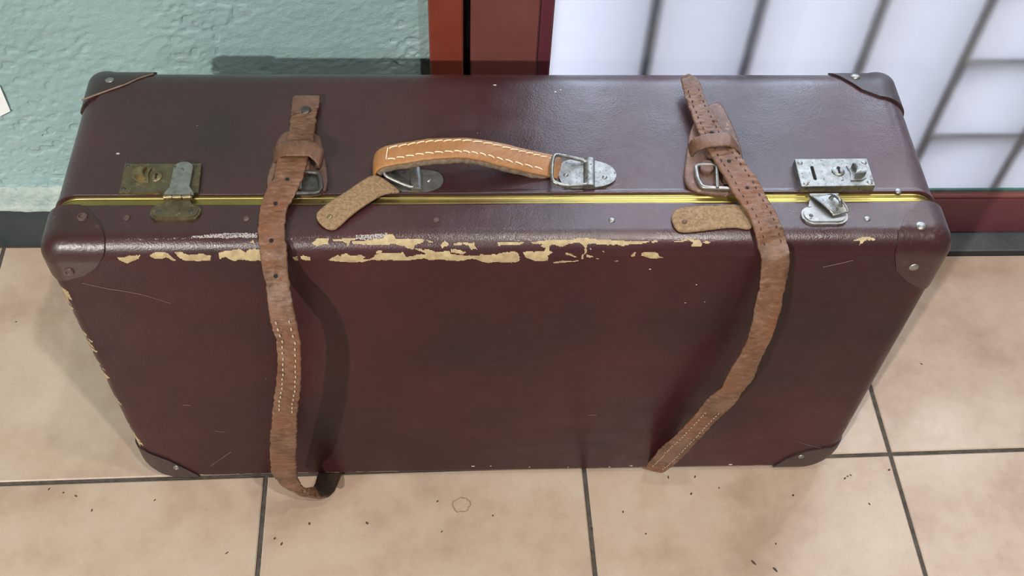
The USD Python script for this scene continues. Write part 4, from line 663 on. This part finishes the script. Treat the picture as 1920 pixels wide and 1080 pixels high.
pl_ = handle_plate([(x, y, 0) for x, y in PL], PLATE_L_RIV[:1], ((-.0712, .0768), (-.0695, .0528)), 'grey steel plate under the loose handle end', 'dull_steel')
part('handle_ring', tube([(.0415, .0845, H + .0105), (.0500, .0850, H + .0080), (.0660, .0838, H + .0040), (.0690, .0800, H + .0036), (.0682, .0620, H + .0036), (.0660, .0575, H + .0040), (.0480, .0545, H + .0062), (.0385, .0563, H + .0085), (.0372, .0620, H + .0095), (.0390, .0790, H + .0110)], .0016, 10, closed=True), 'nickel', handle, smooth=40, label='wire ring at the bright plate')
part('handle_ring', tube([(-.0960, .0685, H + .0110), (-.0935, .0630, H + .0085), (-.0730, .0548, H + .0042), (-.0700, .0575, H + .0038), (-.0708, .0740, H + .0038), (-.0740, .0775, H + .0042), (-.0930, .0830, H + .0090), (-.0965, .0790, H + .0110)], .0016, 10, closed=True), 'nickel', handle, smooth=40, label='wire ring at the grey plate')

# ---- loose suede tabs across the seam
tl = part('leather_tab', sheet(TAB_L, .0022, fuzz=.0003, seed=3), 'suede', case, smooth=True, label='rough suede tab slanting down from the handle')
c = TAB_RIV[0]; part('rivet', stud_mesh((c[0], c[1], c[2] - .0006), .0022, .0008), 'old_brass', tl, smooth=40)
tr = part('leather_tab', sheet(TAB_R, .0022, fuzz=.0003, seed=5), 'suede', case, smooth=True, label='rough suede tab lying flat under a strap')
c = TAB_RIV[1]; part('rivet', stud_mesh((c[0], c[1], c[2] - .0004), .0019, .0008), 'chape_leather', tr, smooth=40)

# ---------------------------------------------------------------- the two straps
def scatter_stitches(surf, us, s0, s1, n, r, ln, look, parent, lift=.0003, name='stitching', across=False, jitter=.0):
    ms, rg = [], np.random.default_rng(int(s0 * 1000) + n)
    for u in us:
        for s in np.linspace(s0, s1, n):
            s = s + rg.uniform(-1, 1) * jitter; p, N, T, Wd = surf(np.float64(s), u, lift); d = (Wd if across else T) * ln / 2
            ms.append(tube([p - d, p + N * r * .4, p + d], r, 6, sub=1))
    part(name, cat_meshes(ms), look, parent, smooth=40, kind='stuff')
def hole(surf_pt, normal, parent, r=.0017): part('strap_hole', stud_mesh(surf_pt, r, .0002, normal, sunk=.0003), 'hole_shade_black', parent, smooth=40)  # black disc on the leather, the hole's shade is painted
def strap_thing(label, data, chape, buckle, prong, keep, seed):
    t = thing('luggage_strap', label, 'strap', at=tuple(np.round(np.mean(np.array(chape)[:, :3], 0) * (1, 1, 0) + (0, 0, 0), 4)))
    A, B = np.array(data[0]), np.array(data[1])
    v, f, uv, s = ribbon(A, B, .0030, .0011, 17, crown=.0004, crease=.0010, edge=.0009, seed=seed)
    band = part('strap_band', (v, f), 'strap_leather', t, smooth=True, uv=uv)
    ch = part('chape', sheet(chape, .0033, .0016, seed=seed), 'chape_leather', t, smooth=True, label='broad leather base riveted under the buckle')
    part('buckle_frame', tube(buckle, .0019, 10, closed=True, sub=6), 'dark_iron' if seed == 1 else 'dull_steel', t, smooth=40)
    part('buckle_prong', tube(prong, .0014, 8), 'dark_iron' if seed == 1 else 'dull_steel', t, smooth=40)
    v, f, uv, _ = ribbon(keep[1], keep[0], .0020, .0010, 9, crown=.0006, crease=.0002, edge=.0004, seed=seed + 2, relax=4)
    part('keeper_loop', (v, f), 'strap_leather', t, smooth=True, uv=uv)
    return t, band, s
ta, banda, sa_ = strap_thing('cracked brown leather strap with a square riveted end, left of the carrying handle', STRAP_A, CHAPE_L, BUCKLE_L, [(-.1600, .0720, H + .010), (-.1590, .0500, H + .0085)], KEEP_L, 1)
part('buckle_plate', prism(np.array([(-.1750, .0520), (-.1440, .0520), (-.1425, .0560), (-.1450, .0700), (-.1730, .0700)]), H + .0036, H + .0048, .0004), 'dark_iron', ta, smooth=30)
part('prong_keeper', prism(np.array([(-.1660, .0700), (-.1560, .0670), (-.1535, .0690), (-.1540, .0850), (-.1640, .0850)]), H + .0050, H + .0085, .0010), 'chape_leather', ta, smooth=30)
e = np.array(STRAP_A[0][0]), np.array(STRAP_A[1][0])
c = STRAP_RIV_A[0]; part('strap_rivet', stud_mesh((c[0] - .001, c[1], H + .0058), .0044, .0016), 'dark_iron', ta, smooth=40)
v, f, uv, _ = ribbon([np.array(STRAP_A[0][0]) + (-.0006, .0008, .0008), np.array(STRAP_A[0][0]) + (-.0006, -.0230, .0012)], [np.array(STRAP_A[1][0]) + (.0006, .0002, .0008), np.array(STRAP_A[1][0]) + (.0006, -.0140, .0012)], .0018, .0012, 11, crease=.0004, edge=.0006, seed=21, relax=0)
part('end_patch', (v, f), 'chape_leather', ta, smooth=True, uv=uv, label='worn patch folded over the strap end')
def holes_at(surf, pts, band):
    g = [(f, u) for f in np.linspace(0, .6, 400) for u in np.linspace(.3, .75, 10)]; X = np.array([surf(np.float64(f), u)[0] for f, u in g])
    for q in pts: f, u = g[int(np.argmin(np.linalg.norm(X - np.array(q), axis=1)))]; p, N, T, Wd = surf(np.float64(f), u); hole(p, N, band)
holes_at(sa_, STRAP_HOLES_A, banda)
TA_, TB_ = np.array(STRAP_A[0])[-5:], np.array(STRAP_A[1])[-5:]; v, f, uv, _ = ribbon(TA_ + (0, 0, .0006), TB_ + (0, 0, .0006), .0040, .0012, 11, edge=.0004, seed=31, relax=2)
part('strap_tail', (v, f), 'shaded_tail_leather', ta, smooth=True, label='dark tail going under the case, shade painted into its leather')  # return end of the loop, its shade painted as darker leather
zz = np.array([sa_(np.float64(q), .5)[0][2] for q in np.linspace(.3, .95, 200)]); f0, f1 = (float(np.linspace(.3, .95, 200)[np.argmin(np.abs(zz - q))]) for q in (.333, .232))
scatter_stitches(sa_, (.24, .76), f0, f1, 18, .00065, .0022, 'thread_pale', banda)
tb, bandb, sb_ = strap_thing('brown leather strap with a pointed tip, right of the carrying handle', STRAP_B, CHAPE_R, BUCKLE_R, PRONG_R and [(PRONG_R[0][0], PRONG_R[0][1] + .002, H + .0095), (PRONG_R[1][0], PRONG_R[1][1], H + .0090)], KEEP_R, 2)
fo = [q[:2] for q in FOLD_R]; part('prong_keeper', prism(chaikin(np.array(fo)[::-1], 1), H + .0040, H + .0085, .0012), 'chape_leather', tb, smooth=30)
holes_at(sb_, STRAP_HOLES_B, bandb)
scatter_stitches(sb_, (.22, .78), .03, .30, 27, .00045, .0020, 'stitch_slot', bandb, lift=.0000, jitter=.001)
scatter_stitches(sb_, (.25, .75), .66, .92, 30, .00045, .0018, 'thread_pale', bandb, lift=.0001, jitter=.002)
